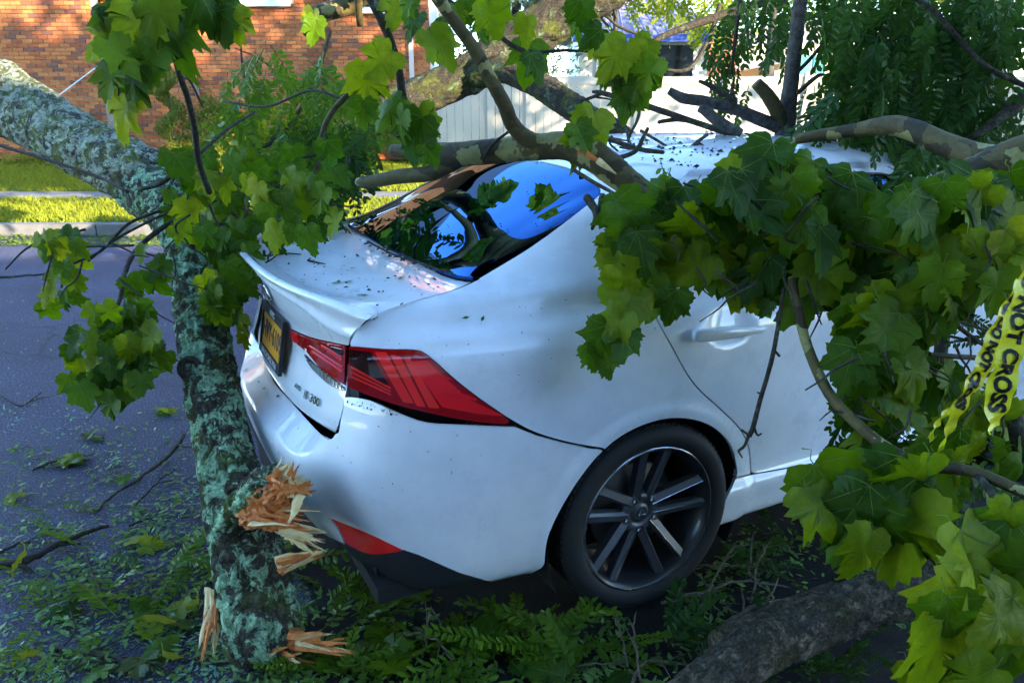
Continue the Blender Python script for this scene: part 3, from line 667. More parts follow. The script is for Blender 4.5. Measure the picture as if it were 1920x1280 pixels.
BUMP_TOP = C_([(646,744),(668,745),(700,753),(750,776),(800,793),(860,797),(930,800),(968,801)], 3) + [(1010,818),(1070,834),(1134,845)]
BUMP = TR_BOT[:-4] + [(634,812),(640,790)] + BUMP_TOP + [(1134,845)] + [p for p in ARCH[::-1] if p[1] > 845 and p[0] < 1134]
BUMP = BUMP + [(1020,1062),(985,1081),(940,1091),(918,1090),(860,1073),(785,1040),(755,1030),(700,1035),(648,1021),(582,990),(540,965),(500,940),(440,900),(380,800),(380,655),(440,655)]
REFL = C_([(616,970),(650,984),(690,1000),(757,1032)], 3) + [(757,1034)] + C_([(757,1034),(715,1039),(684,1038),(648,1021)], 3) + [(634,992)]
B_cut = lambda conds: A_cut(conds, (VB, FB))
bp = B_cut([inside(BUMP, .5), outside(REFL, .8), outside(ARCH, 0)])
add('rear_bumper', weld_mesh('rear_bumper', weld_both(panel(*bp, thick=.012, center_seam=True))), M_PAINT, car)
vl = B_cut([outside(BUMP, .8), outside(REFL, .8), outside(ARCH, 0), lambda V: V[:, 2]-.46, lambda V: V[:, 0]-.52, lambda V: .205-V[:, 2]])
vmb = panel(*vl, thick=.02, offset=-.006, center_seam=True); add('bumper_valance', mesh_from('bumper_valance', vmb.V, vmb.F), M_VAL, car); vmm = mirror(vmb); add('bumper_valance', mesh_from('bumper_valance', vmm.V, vmm.F), M_VAL, car)
rf = B_cut([inside(REFL, .2)]); mbr = panel(*rf, thick=.02, offset=-.003); add('reflector', mesh_from('reflector', mbr.V, mbr.F), M_BAR, car)
mr = mirror(mbr); add('reflector', mesh_from('reflector_far', mr.V, mr.F), M_BAR, car)
# bumper beam and lamp cavity showing in the torn gap under the lamp
V, F = A_cut([only_side, lambda V: V[:, 0]-.72, lambda V: .22-V[:, 0], lambda V: .58-V[:, 2], lambda V: V[:, 2]-1.0]); q = panel(V, F, offset=-.055, lip=False)
add('bumper_bracket', mesh_from('bumper_bracket', q.V, q.F), M_TRIM, car)
clip = MB()
for k in range(9):
    px = 880+k*11; h = BVA.ray_cast(Vector(CAM), Vector(ray(px, 797+k*.6)).normalized())[0]
    if h: clip.box(np.array(h)+np.array([0, .012, 0]), (.012, .012, .010))
add('bumper_clip', clip.mesh('bumper_clip'), M_VAL, car)

# ---- lamps
def lamp(name, src, poly, mat, off, thick, label=None):
    V, F = A_cut([inside(poly, .8)], src); mb = panel(V, F, thick, off); o = add(name, mesh_from(name, mb.V, mb.F), mat, car)
    if label: o['label'] = label
    m = mirror(mb); o2 = add(name, mesh_from(name+'_far', m.V, m.F), mat, car); return o
lf = lamp('tail_lamp', (VA, FA), LAMP_F, M_LENS, .004, .03)
lt = lamp('tail_lamp', (VT, FT), LAMP_T, M_LENS, .006, .03)
cl = lamp('reversing_lamp', (VT, FT), CLEAR_T, M_CLEAR, .002, .02)
def decal(name, src, polys, mat, parent, off, thick=.003):
    for poly in polys:
        V, F = src
        # refine locally: keep a neighbourhood, subdivide twice, then cut
        V, F = A_cut([inside(poly, -12)], src)
        for _ in range(2): V, F = sub4(V, F)
        V, F = A_cut([inside(poly, 0)], (V, F))
        if len(F) == 0: continue
        mb = panel(V, F, thick, off); add(name, mesh_from(name, mb.V, mb.F), mat, parent)
def sub4(V, F):
    e = np.concatenate([F[:, [0, 1]], F[:, [1, 2]], F[:, [2, 0]]]); key = np.sort(e, 1); uq, inv = np.unique(key, axis=0, return_inverse=True); inv = inv.ravel()
    n = len(F); m = len(V)+inv; a, b, c = m[:n], m[n:2*n], m[2*n:]
    V2 = np.concatenate([V, (V[uq[:, 0]]+V[uq[:, 1]])/2])
    F2 = np.concatenate([np.stack([F[:, 0], a, c], 1), np.stack([F[:, 1], b, a], 1), np.stack([F[:, 2], c, b], 1), np.stack([a, b, c], 1)]); return V2, F2
zl_ = lambda pts: [(440+x/3.4286, 560+y/3.4286) for x, y in pts]
decal('light_guide', (VA, FA), [zl_(q) for q in (
    [(900,345),(975,347),(1152,668),(1082,660)], [(1000,362),(1062,370),(1228,690),(1168,684)], [(1085,384),(1128,388),(1318,700),(1246,694)],
    [(742,438),(752,432),(1006,568),(1008,580)], [(742,468),(750,462),(1008,590),(1008,600)], [(742,498),(750,492),(1008,608),(1006,618)])], M_BARHOT, lf, .0062)
decal('lens_facet', (VA, FA), [zl_(q) for q in ([(1122,402),(1232,398),(1322,478),(1500,640),(1740,752),(1560,735),(1330,690),(1240,560)],)], M_BAR, lf, .0058)
decal('smoked_pane', (VA, FA), [zl_(q) for q in ([(738,330),(872,345),(992,556),(740,424)],)], M_LENS_DK, lf, .0056)
decal('lens_ridge', (VA, FA), [zl_(q) for q in ([(1225,505),(1262,520),(1390,575),(1560,640),(1545,650),(1370,600),(1250,545)], [(1228,432),(1290,460),(1392,512),(1380,516),(1280,478)], [(1285,608),(1360,600),(1390,612),(1330,622)])], M_BAR, lf, .0085)
decal('light_guide', (VT, FT), [zl_(q) for q in (
    [(478,300),(492,296),(706,432),(706,444)], [(500,338),(512,334),(706,462),(706,474)], [(556,296),(570,292),(700,368),(700,378)], [(604,332),(616,330),(702,388),(702,398)])], M_BARHOT, lt, .008)
decal('smoked_pane', (VT, FT), [zl_(q) for q in ([(620,300),(706,320),(706,362),(660,338)],)], M_LENS_DK, lt, .0075)
decal('lens_tip', (VT, FT), [zl_(q) for q in ([(372,205),(405,222),(425,275),(402,282),(380,250)],)], M_BAR, lt, .009)
decal('reversing_rib', (VT, FT), [[(602+i*6.2, 690+i*5.2), (604+i*6.2, 689.5+i*5.2), (603+i*6.2, 706+i*4.1), (601+i*6.2, 706+i*4.1)] for i in range(7)], M_CHROME, cl, .004)

# ---- number plate, badges, emblem
def text_obj(name, body, size, mat, parent, M, extrude=.001, width=None, bold=0.0):
    cu = bpy.data.curves.new(name, 'FONT'); cu.body = body; cu.size = size; cu.extrude = extrude; cu.align_x = 'CENTER'; cu.align_y = 'CENTER'; cu.offset = bold
    cu.resolution_u = 3
    tmp = bpy.data.objects.new(name, cu); COL.objects.link(tmp); bpy.context.view_layer.update()
    me = bpy.data.meshes.new_from_object(tmp.evaluated_get(bpy.context.evaluated_depsgraph_get())); bpy.data.objects.remove(tmp); bpy.data.curves.remove(cu)
    xs = [v.co.x for v in me.vertices]
    if width and xs: k = width/(max(xs)-min(xs)); me.transform(Matrix.Diagonal((k, 1, 1, 1)))
    me.transform(M); me.name = name; me.materials.clear(); return add(name, me, mat, parent)
def frame_at(src_bvh, px, py, upv=(0, 0, 1), lift=.002):
    """matrix with origin on the surface seen at px,py; z outward, y up"""
    h = src_bvh.ray_cast(Vector(CAM), Vector(ray(px, py)).normalized()); p, n = h[0], h[1]
    if n.dot(Vector(ray(px, py))) > 0: n = -n
    x = Vector(upv).cross(n).normalized(); y = n.cross(x); M = Matrix((x, y, n)).transposed().to_4x4(); M.translation = p+n*lift; return M
M_PLATE = plain('orange_plate', (0.95, 0.40, 0.015), 0.35); M_NAVY = plain('navy_print', (0.010, 0.012, 0.045), 0.4)
M_WPRINT = plain('white_print', (0.75, 0.76, 0.78), 0.4)
pm = Matrix.Translation(Vector((.0, 0, .0)))
n = Vector((-.97, 0, .17)).normalized(); xx = Vector((0, 0, 1)).cross(n).normalized(); yy = n.cross(xx)
PM = Matrix((xx, yy, n)).transposed().to_4x4(); PM.translation = Vector((.044, -.03, .822))
q = MB(); W, H = .330, .176
for c, s in (((0, H/2-.013, 0), (W, .030, .012)), ((0, -H/2+.013, 0), (W, .030, .012)), ((-W/2+.007, 0, 0), (.014, H-.056, .012)), ((W/2-.007, 0, 0), (.014, H-.056, .012))): q.box(c, s)
me = q.mesh('plate_frame'); me.transform(PM); plate = add('license_plate', (lambda m: m)(MB().box((0, 0, -.002), (W-.024, H-.054, .004)).mesh('license_plate')), M_PLATE, car)
plate.data.transform(PM); plate['label'] = 'orange licence plate in a black frame'
add('plate_frame', me, M_TRIM, plate)
text_obj('plate_lettering', 'HVY\u00b76109', .088, M_NAVY, plate, PM @ Matrix.Translation((0, 0, .0008)), .0004, W-.045, .0012)
text_obj('frame_lettering', 'NYC', .026, M_WPRINT, plate, PM @ Matrix.Translation((0, H/2-.013, .0062)), .0004, .075, .0006)
text_obj('frame_lettering', 'BROOKLYN', .027, M_WPRINT, plate, PM @ Matrix.Translation((0, -H/2+.013, .0062)), .0004, .235, .0006)
bx = frame_at(BVT, 560, 726)
text_obj('badge', 'AWD', .020, M_CHROME, trunk, bx, .0015, .052, .0006)
text_obj('badge', 'IS 300', .034, M_CHROME, trunk, frame_at(BVT, 586, 747), .002, .105, .0010)
# oval emblem with the bent bar
Z0 = U(492.5, 548, 'y', .02)[2]; hb = BVT.ray_cast(Vector((-1, -.0, float(Z0))), Vector((1, 0, 0)))
EM = Matrix((xx, yy, n)).transposed().to_4x4(); n2 = Vector((-.9, 0, -.25)).normalized(); xe = Vector((0, 0, 1)).cross(n2).normalized(); EM = Matrix((xe, n2.cross(xe), n2)).transposed().to_4x4(); EM.translation = hb[0]+n2*.006
q = MB(); t = np.linspace(0, 2*math.pi, 33)
q.tube(np.stack([.052*np.cos(t), .036*np.sin(t), 0*t], 1), .0042, 6, False)
q.tube(cr([(.016, .034, 0), (-.012, -.012, 0), (-.008, -.017, 0), (.046, -.014, 0)], 5), .0045, 6)
me = q.mesh('emblem', True); me.transform(EM); add('emblem', me, M_CHROME, trunk)
q = MB(); q.add([(.05*math.cos(a), .034*math.sin(a), -.002) for a in t[:-1]], [tuple(range(32))]); me = q.mesh('emblem_backing'); me.transform(EM); add('emblem_backing', me, M_TRIM, trunk)

# ---- door handles
def handle(door, x0, x1, z0, z1, zoff=0):
    pts = []
    for t in np.linspace(0, 1, 14):
        x = x0+(x1-x0)*t; z = z0+(z1-z0)*t; h = BVA.ray_cast(Vector((x, -2, z)), Vector((0, 1, 0)))[0]
        pts.append((x, -.917+.004*math.cos(math.pi*(t-.5))*-1-.006*math.sin(math.pi*t), z))
    P = np.array(pts); V = []; F = []; nseg = 12
    for i, t in enumerate(np.linspace(0, 1, 14)):
        hh = .0205*(1-.55*t**1.6)*(1 if 0 < t < 1 else .78); th = .011
        for a in np.arange(nseg)*2*math.pi/nseg:
            c, s_ = math.cos(a), math.sin(a); c = math.copysign(abs(c)**.55, c); s_ = math.copysign(abs(s_)**.55, s_)
            V.append(P[i]+np.array([0, -th*c, hh*s_]))
    F = [(i*nseg+j, i*nseg+(j+1) % nseg, (i+1)*nseg+(j+1) % nseg, (i+1)*nseg+j) for i in range(13) for j in range(nseg)]
    V.append(P[0]); V.append(P[-1]); F += [(len(V)-2, (j+1) % nseg, j) for j in range(nseg)]+[(len(V)-1, 13*nseg+j, 13*nseg+(j+1) % nseg) for j in range(nseg)]
    o = add('door_handle', mesh_from('door_handle', V, F), M_PAINT, door)
    cut_ = MB(); tx = x0+(x1-x0)*.27; cut_.box((tx, -.915-.0125, z0+(z1-z0)*.27), (.0025, .004, .037)); add('key_cap_seam', cut_.mesh('key_cap_seam'), M_GAP, door)
    return o
handle(rear_door, 1.105, 1.385, .917, .902); handle(front_door, 2.10, 2.38, .868, .853)

# ---- wheels
M_TYRE, nt, b = mat_new('tyre_rubber'); setp(b, color=(.013, .013, .014), rough=.72)
M_ALLOY = plain('dark_alloy', (.10, .105, .12), .34, metal=.45, coat=.2); M_ALLOY2 = plain('machined_alloy_edge', (.45, .47, .52), .16, metal=.9)
M_BARREL = plain('dark_rim_barrel', (.035, .036, .042), .35, metal=.4, coat=.3); M_DISC = plain('brake_disc', (.12, .11, .10), .45, metal=.8)
def rev(prof, n=64):
    """revolve (r, y) profile round y"""
    a = np.arange(n)*2*math.pi/n; V = []; m = len(prof)
    for r, y in prof: V.extend(np.stack([r*np.cos(a), np.full(n, y), r*np.sin(a)], 1))
    F = [(i*n+j, (i+1)*n+j, (i+1)*n+(j+1) % n, i*n+(j+1) % n) for i in range(m-1) for j in range(n)]; return V, F
def wheel(cx, side, detail):
    w = add('wheel', None, None, car); w.location = (cx, side*-.893, .318); w.scale = (1, side, 1); w.empty_display_size = .1
    # local: y=0 at the outer lip plane, +y inward (towards the car's middle)
    R = .318
    tp = [(.243,.008),(.250,-.004),(.262,-.011),(.285,-.013),(.300,-.008),(.309,.002),(.3135,.012)]
    for y in np.linspace(.02, .205, 15):
        gr = -.007 if (detail and any(abs(y-q) < .0075 for q in (.062, .112, .162))) else 0
        tp.append((R-.0006*((y-.112)/.09)**2*8+gr, y))
    tp += [(.3135,.214),(.30,.228),(.27,.236),(.243,.225)]
    V, F = rev(tp, 96); mb = MB(); mb.add(V, F)
    # shoulder tread blocks
    if detail:
        for k in range(96):
            a = k*2*math.pi/96; ca, sa = math.cos(a), math.sin(a); ax = [np.array([ca, 0, sa]), np.array([0, 1, 0]), np.array([-sa, 0, ca])]
            for y in (.030, .088, .137, .19): mb.box(np.array([ca*(R-.0015), y, sa*(R-.0015)]), (.006, .036, .0135), ax)
    add('tyre', mesh_from('tyre', mb.V, mb.F, True) if not detail else mb.mesh('tyre', False), M_TYRE, w)
    if detail:
        for p in w.children[0].data.polygons[:96*(len(tp)-1)]: p.use_smooth = True
    rim = MB(); V, F = rev([(.236,.03),(.247,.004),(.247,0),(.243,-.003),(.238,.0),(.229,.012),(.221,.035),(.214,.075),(.208,.14),(.21,.2)], 96); rim.add(V, F)
    rimo = add('rim', rim.mesh('rim', True), M_BARREL, w)
    V, F = rev([(.2475,.0005),(.2435,-.0036),(.2405,-.002)], 96); add('rim_lip', mesh_from('rim_lip', V, F), M_ALLOY2, rimo)
    V, F = rev([(.0,.055),(.03,.05),(.034,.058),(.040,.050),(.062,.046),(.075,.058),(.07,.10)], 40); add('hub', mesh_from('hub', V, F), M_ALLOY, w)
    V, F = rev([(.05,.10),(.155,.10),(.16,.105),(.16,.125)], 48); add('brake_disc', mesh_from('brake_disc', V, F), M_DISC, w)
    # five pairs of bladed spokes
    for k in range(5):
        base = math.radians(83) + k*2*math.pi/5
        for sgn in (-1, 1):
            a0 = base+sgn*math.radians(27); a1 = base+sgn*math.radians(11.5)
            P0 = np.array([.052*math.cos(a0), .052, .052*math.sin(a0)]); P1 = np.array([.236*math.cos(a1), .016, .236*math.sin(a1)])
            d = P1-P0; L = np.linalg.norm(d); d /= L; t_ = np.cross(d, [0, 1, 0]); t_ /= np.linalg.norm(t_); nr = np.cross(t_, d); nr = nr if nr[1] < 0 else -nr
            ridge = -sgn if t_ @ np.array([-math.sin(base), 0, math.cos(base)]) > 0 else sgn
            ring = []
            for t, w0, dp in ((0, .017, .028), (.35, .0155, .030), (.75, .0150, .028), (1, .0165, .026)):
                c = P0+d*L*t; e1 = c-t_*w0; e2 = c+t_*w0; rd = c+t_*w0*.45*ridge+nr*.0075*(1-.2*t)
                ring.append([e1+nr*-.002, rd, e2+nr*-.002, e2-nr*dp, e1-nr*dp])
            V = [p for r_ in ring for p in r_]; F = [(i*5+j, i*5+(j+1) % 5, (i+1)*5+(j+1) % 5, (i+1)*5+j) for i in range(3) for j in range(5)]+[(0,4,3,2,1),(15,16,17,18,19)]
            add('spoke', mesh_from('spoke', V, F, False), M_ALLOY, w)
            ed = MB(); ed.tube([ring[0][1], ring[1][1], ring[2][1], ring[3][1]], .0011, 5); add('spoke_edge', ed.mesh('spoke_edge'), M_ALLOY2, w.children[-1])
        a = base+math.radians(36); c = np.array([.057*math.cos(a), .040, .057*math.sin(a)]); q = MB(); q.tube([c+np.array([0, .02, 0]), c, c+np.array([0, -.004, 0])], [.0105, .0105, .007], 6); add('lug_nut', q.mesh('lug_nut'), M_ALLOY2, w)
    q = MB(); t = np.linspace(0, 2*math.pi, 25); q.tube(np.stack([.023*np.cos(t), 0*t+.049, .019*np.sin(t)], 1), .0014, 5, False); q.tube([(.004, .049, .018), (-.006, .049, -.008), (.02, .049, -.008)], .0015, 5)
    add('centre_emblem', q.mesh('centre_emblem'), M_ALLOY2, w)
    return w
wheel(1.0, 1, True); wheel(3.80, 1, False); wheel(1.0, -1, False); wheel(3.80, -1, False)
# wheel wells
for cx, c in ((1.01, ARC), (3.80, ARF)):
    for s in (-1, 1):
        a = np.linspace(math.radians(-25), math.radians(205), 30); V = []; F = []
        for y in (.875, .55): V += [(cx+.368*math.cos(q_), s*y, .292+.368*math.sin(q_)) for q_ in a]
        F = [(i, i+1, 30+i+1, 30+i) for i in range(29)]; V += [(cx, s*.55, .25)]; F += [(30+i+1, 30+i, 60) for i in range(29)]
        add('wheel_well', mesh_from('wheel_well', V, F), M_GAP, car)
q = MB(); q.box((2.2, 0, .215), (4.1, 1.5, .05)); q.box((.62, 0, .28), (.9, 1.35, .12)); add('underbody', q.mesh('underbody'), M_GAP, car)
q = MB(); q.box((1.6, 0, .62), (2.9, 1.35, .5)); add('cabin_floor', q.mesh('cabin_floor'), M_GAP, car)
# ------------------------------------------------------------------ fallen limbs
from mathutils import noise as mnoise
def m_lichen(name, l0, l1, l2, cover, m0, m1, mossy):
    m, nt, b = mat_new(name); co = coords(nt)
    n1 = noise(nt, 15, 9, .72, co, .5); n2 = noise(nt, 7, 6, .65, co); n3 = noise(nt, 120, 6, .7, co); v = nt.nodes.new('ShaderNodeTexVoronoi'); v.feature = 'DISTANCE_TO_EDGE'; v.inputs['Scale'].default_value = 26
    nt.links.new(mixc(nt, .16, co, n1.outputs[1]), v.inputs['Vector']); crack = ramp(nt, v.outputs[0], [(.0, (0,)*3), (.14, (1,)*3)])
    bk = ramp(nt, n3.outputs[0], [(.3, (.020, .018, .013)), (.55, (.075, .066, .046)), (.75, (.16, .14, .10))])
    moss = ramp(nt, n3.outputs[0], [(.3, m0), (.7, m1)]); lich = ramp(nt, n3.outputs[0], [(.3, l0), (.55, l1), (.75, l2)])
    c = mixc(nt, ramp(nt, n2.outputs[0], [(mossy, (0,)*3), (mossy+.12, (.85,)*3)]), bk, moss)
    c = mixc(nt, ramp(nt, n1.outputs[0], [(cover, (0,)*3), (cover+.045, (1,)*3)]), c, lich)
    c = mixc(nt, .6, c, ramp(nt, v.outputs[0], [(.0, (.2,)*3), (.06, (1,)*3)]), 'MULTIPLY')
    nt.links.new(c, b.inputs['Base Color']); setp(b, rough=.95, spec=.2)
    h = mixc(nt, .5, n3.outputs[1], n1.outputs[1]); h = mixc(nt, .5, h, crack); bump(nt, b, h, .7, .014); return m
def m_plane_bark():
    m, nt, b = mat_new('sycamore_bark'); co = coords(nt); v = nt.nodes.new('ShaderNodeTexVoronoi'); v.inputs['Scale'].default_value = 15
    nn = noise(nt, 5, 4, .6, co); nt.links.new(mixc(nt, .22, co, nn.outputs[1]), v.inputs['Vector'])
    c = ramp(nt, v.outputs['Color'], [(.0, (.070, .052, .014)), (.40, (.105, .080, .024)), (.58, (.040, .030, .010)), (.80, (.26, .24, .085))], 'CONSTANT')
    n2 = noise(nt, 60, 6, .65, co); c = mixc(nt, .6, c, ramp(nt, n2.outputs[0], [(.3, (.55,)*3), (.7, (1.3,)*3)]), 'MULTIPLY')
    nt.links.new(c, b.inputs['Base Color']); setp(b, rough=.7, spec=.3); bump(nt, b, n2.outputs[0], .5, .006); return m
def m_dark_bark(name, c0, c1, sc=60, lc=(.14, .19, .12), ls=16):
    m, nt, b = mat_new(name); co = coords(nt); n2 = noise(nt, sc, 7, .65, co); n3 = noise(nt, ls, 7, .7, co)
    c = ramp(nt, n2.outputs[0], [(.3, c0), (.7, c1)]); c = mixc(nt, ramp(nt, n3.outputs[0], [(.57, (0,)*3), (.66, (.6,)*3)]), c, lc)
    nt.links.new(c, b.inputs['Base Color']); setp(b, rough=.9, spec=.2); bump(nt, b, n2.outputs[0], .9, .008); return m
M_LICH = m_lichen('lichen_bark', (.14, .25, .12), (.34, .54, .31), (.58, .74, .50), .495, (.035, .055, .012), (.13, .17, .04), .50); M_LICH_SUN = m_lichen('sunlit_lichen_bark', (.16, .19, .12), (.40, .43, .30), (.62, .65, .50), .48, (.06, .085, .015), (.24, .26, .06), .44); M_MOSS = m_lichen('mossy_bark', (.06, .11, .06), (.15, .22, .12), (.30, .38, .22), .58, (.035, .05, .008), (.17, .18, .035), .50); M_PLANE = m_plane_bark(); M_TWIG = m_dark_bark('twig_bark', (.020, .017, .012), (.085, .070, .050)); M_BROWN = m_lichen('brown_bark', (.07, .055, .035), (.17, .135, .09), (.28, .23, .16), .53, (.03, .028, .010), (.10, .085, .035), .50); M_PALE = m_dark_bark('pale_twig_bark', (.07, .055, .04), (.24, .20, .14), 60); M_GREYB = m_dark_bark('grey_bark', (.030, .026, .022), (.115, .10, .085), 40)
def m_wood(name, c0, c1):
    m, nt, b = mat_new(name); co = coords(nt); n = noise(nt, 40, 6, .6, co); nt.links.new(ramp(nt, n.outputs[0], [(.3, c0), (.7, c1)]), b.inputs['Base Color']); setp(b, rough=.7); bump(nt, b, n.outputs[0], .6, .004); return m
M_WOOD_O = m_wood('orange_heartwood', (.42, .10, .016), (.80, .28, .06)); M_WOOD_Y = m_wood('pale_sapwood', (.66, .44, .15), (.92, .74, .40))

def path3(pts, sub=8):
    """photo positions with depth and width -> points and radii"""
    Q = [np.r_[U(x, y, 'd', d), w*d/FPX/2] for x, y, d, w in pts]; D = cr(Q, sub); return D[:, :3], D[:, 3]
def bark(pts, sub=10, n=36, furrow=.10, lump=.06, seed=0.0, fine=1.0):
    P, R = path3(pts, sub); T, N, B = frames(P); s = np.r_[0, np.cumsum(np.linalg.norm(np.diff(P, axis=0), axis=1))]
    V = []; m = len(P)
    for i in range(m):
        for j in range(n):
            a = 2*math.pi*j/n; dr = N[i]*math.cos(a)+B[i]*math.sin(a); r = R[i]
            q = Vector((math.cos(a)*2.2+seed, math.sin(a)*2.2, s[i]/max(R.mean(), .01)*.55))
            l = mnoise.noise(q)*lump
            q2 = Vector((math.cos(a)*6*fine+seed, math.sin(a)*6*fine, s[i]/max(R.mean(), .01)*1.5*fine)); f = abs(mnoise.noise(q2))*2
            f2 = mnoise.noise(q2*2.3)
            V.append(P[i]+dr*r*(1+l-furrow*(1-min(1, f*1.7))*1.0+furrow*.45*f2))
    F = [(i*n+j, i*n+(j+1) % n, (i+1)*n+(j+1) % n, (i+1)*n+j) for i in range(m-1) for j in range(n)]
    V.append(P[0]); V.append(P[-1]); c0, c1 = len(V)-2, len(V)-1
    F += [(c0, (j+1) % n, j) for j in range(n)]+[(c1, (m-1)*n+j, (m-1)*n+(j+1) % n) for j in range(n)]
    return V, F
def wood_part(name, pts, mat, parent, sub=8, n=14, furrow=.04, lump=.05, seed=0.0):
    V, F = bark(pts, sub, n, furrow, lump, seed); return add(name, mesh_from(name, V, F), mat, parent)
def splinter(c, d, L, w, th, seed, parent, mat, bend=0.0, name='splinter'):
    """a torn sliver of wood: ragged, thin, pointed"""
    r = random.Random(seed); d = np.array(d, float); d /= np.linalg.norm(d); sdv = np.cross(d, [r.uniform(-1, 1), r.uniform(-1, 1), r.uniform(-.4, .4)]); sdv /= np.linalg.norm(sdv); nr = np.cross(d, sdv)
    V = []; F = []; k = 6; up_v = np.array([0, 0, 1.0])
    for i in range(k+1):
        t = i/k; ww = w*(1-.75*t**1.3)*(1+r.uniform(-.18, .18)); p = np.array(c)+d*L*t+up_v*bend*t*t+nr*th*.8*math.sin(t*5+seed)
        V += [p-sdv*ww, p+nr*th*(1-.6*t)*r.uniform(.4, 1.2), p+sdv*ww, p-nr*th*(1-.6*t)]
    for i in range(k):
        for j in range(4): F.append((i*4+j, i*4+(j+1) % 4, (i+1)*4+(j+1) % 4, (i+1)*4+j))
    F += [(0, 1, 2, 3), (k*4+3, k*4+2, k*4+1, k*4)]
    tips = 3
    for q in range(tips):
        b0 = len(V); p = np.array(V[k*4])+(np.array(V[k*4+2])-np.array(V[k*4]))*(q+.5)/tips; V += [p-sdv*w*.1, p+sdv*w*.1, p+d*L*r.uniform(.05, .22)+nr*th*r.uniform(-1, 1)+sdv*w*r.uniform(-.1, .1)]; F.append((b0, b0+1, b0+2))
    return add(name, mesh_from(name, V, F, False), mat, parent)

# ---- the lichened limb lying behind the car
limb = thing('lichened_limb', 'thick lichen-covered limb lying behind the bumper with splintered broken end', 'fallen limb', U(480, 1215, 'z', 0))
V, F = bark([(500,1225,2.36,120),(492,1190,2.36,138),(478,1110,2.40,142),(462,1020,2.44,132),(440,930,2.50,118),(418,830,2.60,106),(400,740,2.72,102),(386,650,2.86,100),(374,560,3.0,94),(360,480,3.15,92),(345,425,3.3,100),(318,385,3.5,110),(270,352,3.75,112)], 22, 80, .13, .10, 1.3)
LO = -Vector(limb.location)
add('lower_stem', mesh_from('lower_stem', V, F), M_LICH, limb, LO)
V, F = bark([(300,352,3.68,104),(272,334,3.75,120),(200,298,4.05,116),(120,255,4.4,116),(30,200,4.85,126),(-60,150,5.4,138),(-200,80,6.4,150)], 20, 80, .12, .08, 4.1)
add('upper_stem', mesh_from('upper_stem', V, F), M_LICH_SUN, limb, LO)  # sunlight on the upper stem put into a paler, yellower bark colour
V, F = bark([(430,985,2.42,70),(470,950,2.34,86),(505,915,2.26,84),(528,900,2.22,70)], 12, 56, .22, .14, 7.7); add('broken_stub', mesh_from('broken_stub', V, F), M_LICH, limb, LO)
for (x, y, d, w) in ((355,690,2.72,34),(68,248,4.35,30),(132,280,4.2,26),(440,925,2.43,26)):
    q = MB(); p = U(x, y, 'd', d-.02); t = np.linspace(0, 2*math.pi, 15); R_ = w*d/FPX/2
    q.tube([p+RT*R_*math.cos(a)+up*R_*math.sin(a) for a in t], R_*.42, 7, False); add('knot', q.mesh('knot', True), M_TWIG, limb, LO)
SPR = random.Random(77)
def torn(px0, py0, px1, py1, d, dx, dy, dd, n, L0, L1, w0, w1, pale, spread=.45):
    """a ragged break: many slivers between two photo positions, pointing one way"""
    for i in range(n):
        t = SPR.random(); x = px0+(px1-px0)*t+SPR.uniform(-9, 9); y = py0+(py1-py0)*t+SPR.uniform(-7, 7)
        dr = RT*(dx+SPR.uniform(-spread, spread))+up*(dy+SPR.uniform(-spread, spread))+fw*(dd+SPR.uniform(-spread, spread)*.6)
        splinter(U(x, y, 'd', d+SPR.uniform(-.03, .03)), dr, SPR.uniform(L0, L1), SPR.uniform(w0, w1), SPR.uniform(.003, .008), SPR.randrange(9999), limb, M_WOOD_Y if SPR.random() < pale else M_WOOD_O)
for pts_ in ([(488,948,2.27,58),(512,930,2.22,62),(538,916,2.19,46),(556,912,2.17,20)], [(462,968,2.29,44),(492,968,2.24,48),(522,976,2.20,36),(548,984,2.18,12)], [(540,1196,2.34,44),(566,1200,2.30,34),(598,1202,2.28,14)]):
    V, F = bark(pts_, 9, 30, .30, .22, pts_[0][0]*.3, 1.6); add('torn_core', mesh_from('torn_core', V, F, False), M_WOOD_O, limb, LO)
torn(510,898,560,935, 2.20, .45, .35, -.25, 26, .035, .08, .008, .020, .65, .5)
torn(470,975,520,955, 2.21, 1, .05, -.25, 26, .05, .13, .004, .012, .12, .3)
torn(515,985,545,1000, 2.20, 1, -.35, -.2, 22, .06, .12, .007, .018, .85, .28)
torn(525,1050,532,1068, 2.25, 1, .32, -.05, 7, .09, .13, .010, .020, .2, .10)
torn(400,1095,398,1180, 2.36, -.12, -1, -.05, 14, .06, .12, .006, .014, .3, .15)
torn(548,1190,556,1212, 2.29, 1, .0, -.2, 12, .08, .16, .007, .018, .05, .16)
torn(490,1224,545,1232, 2.31, .9, -.05, -.2, 14, .03, .08, .008, .018, .6, .4)
for o in limb.children:
    if o.name.startswith('splinter'): o.location = LO

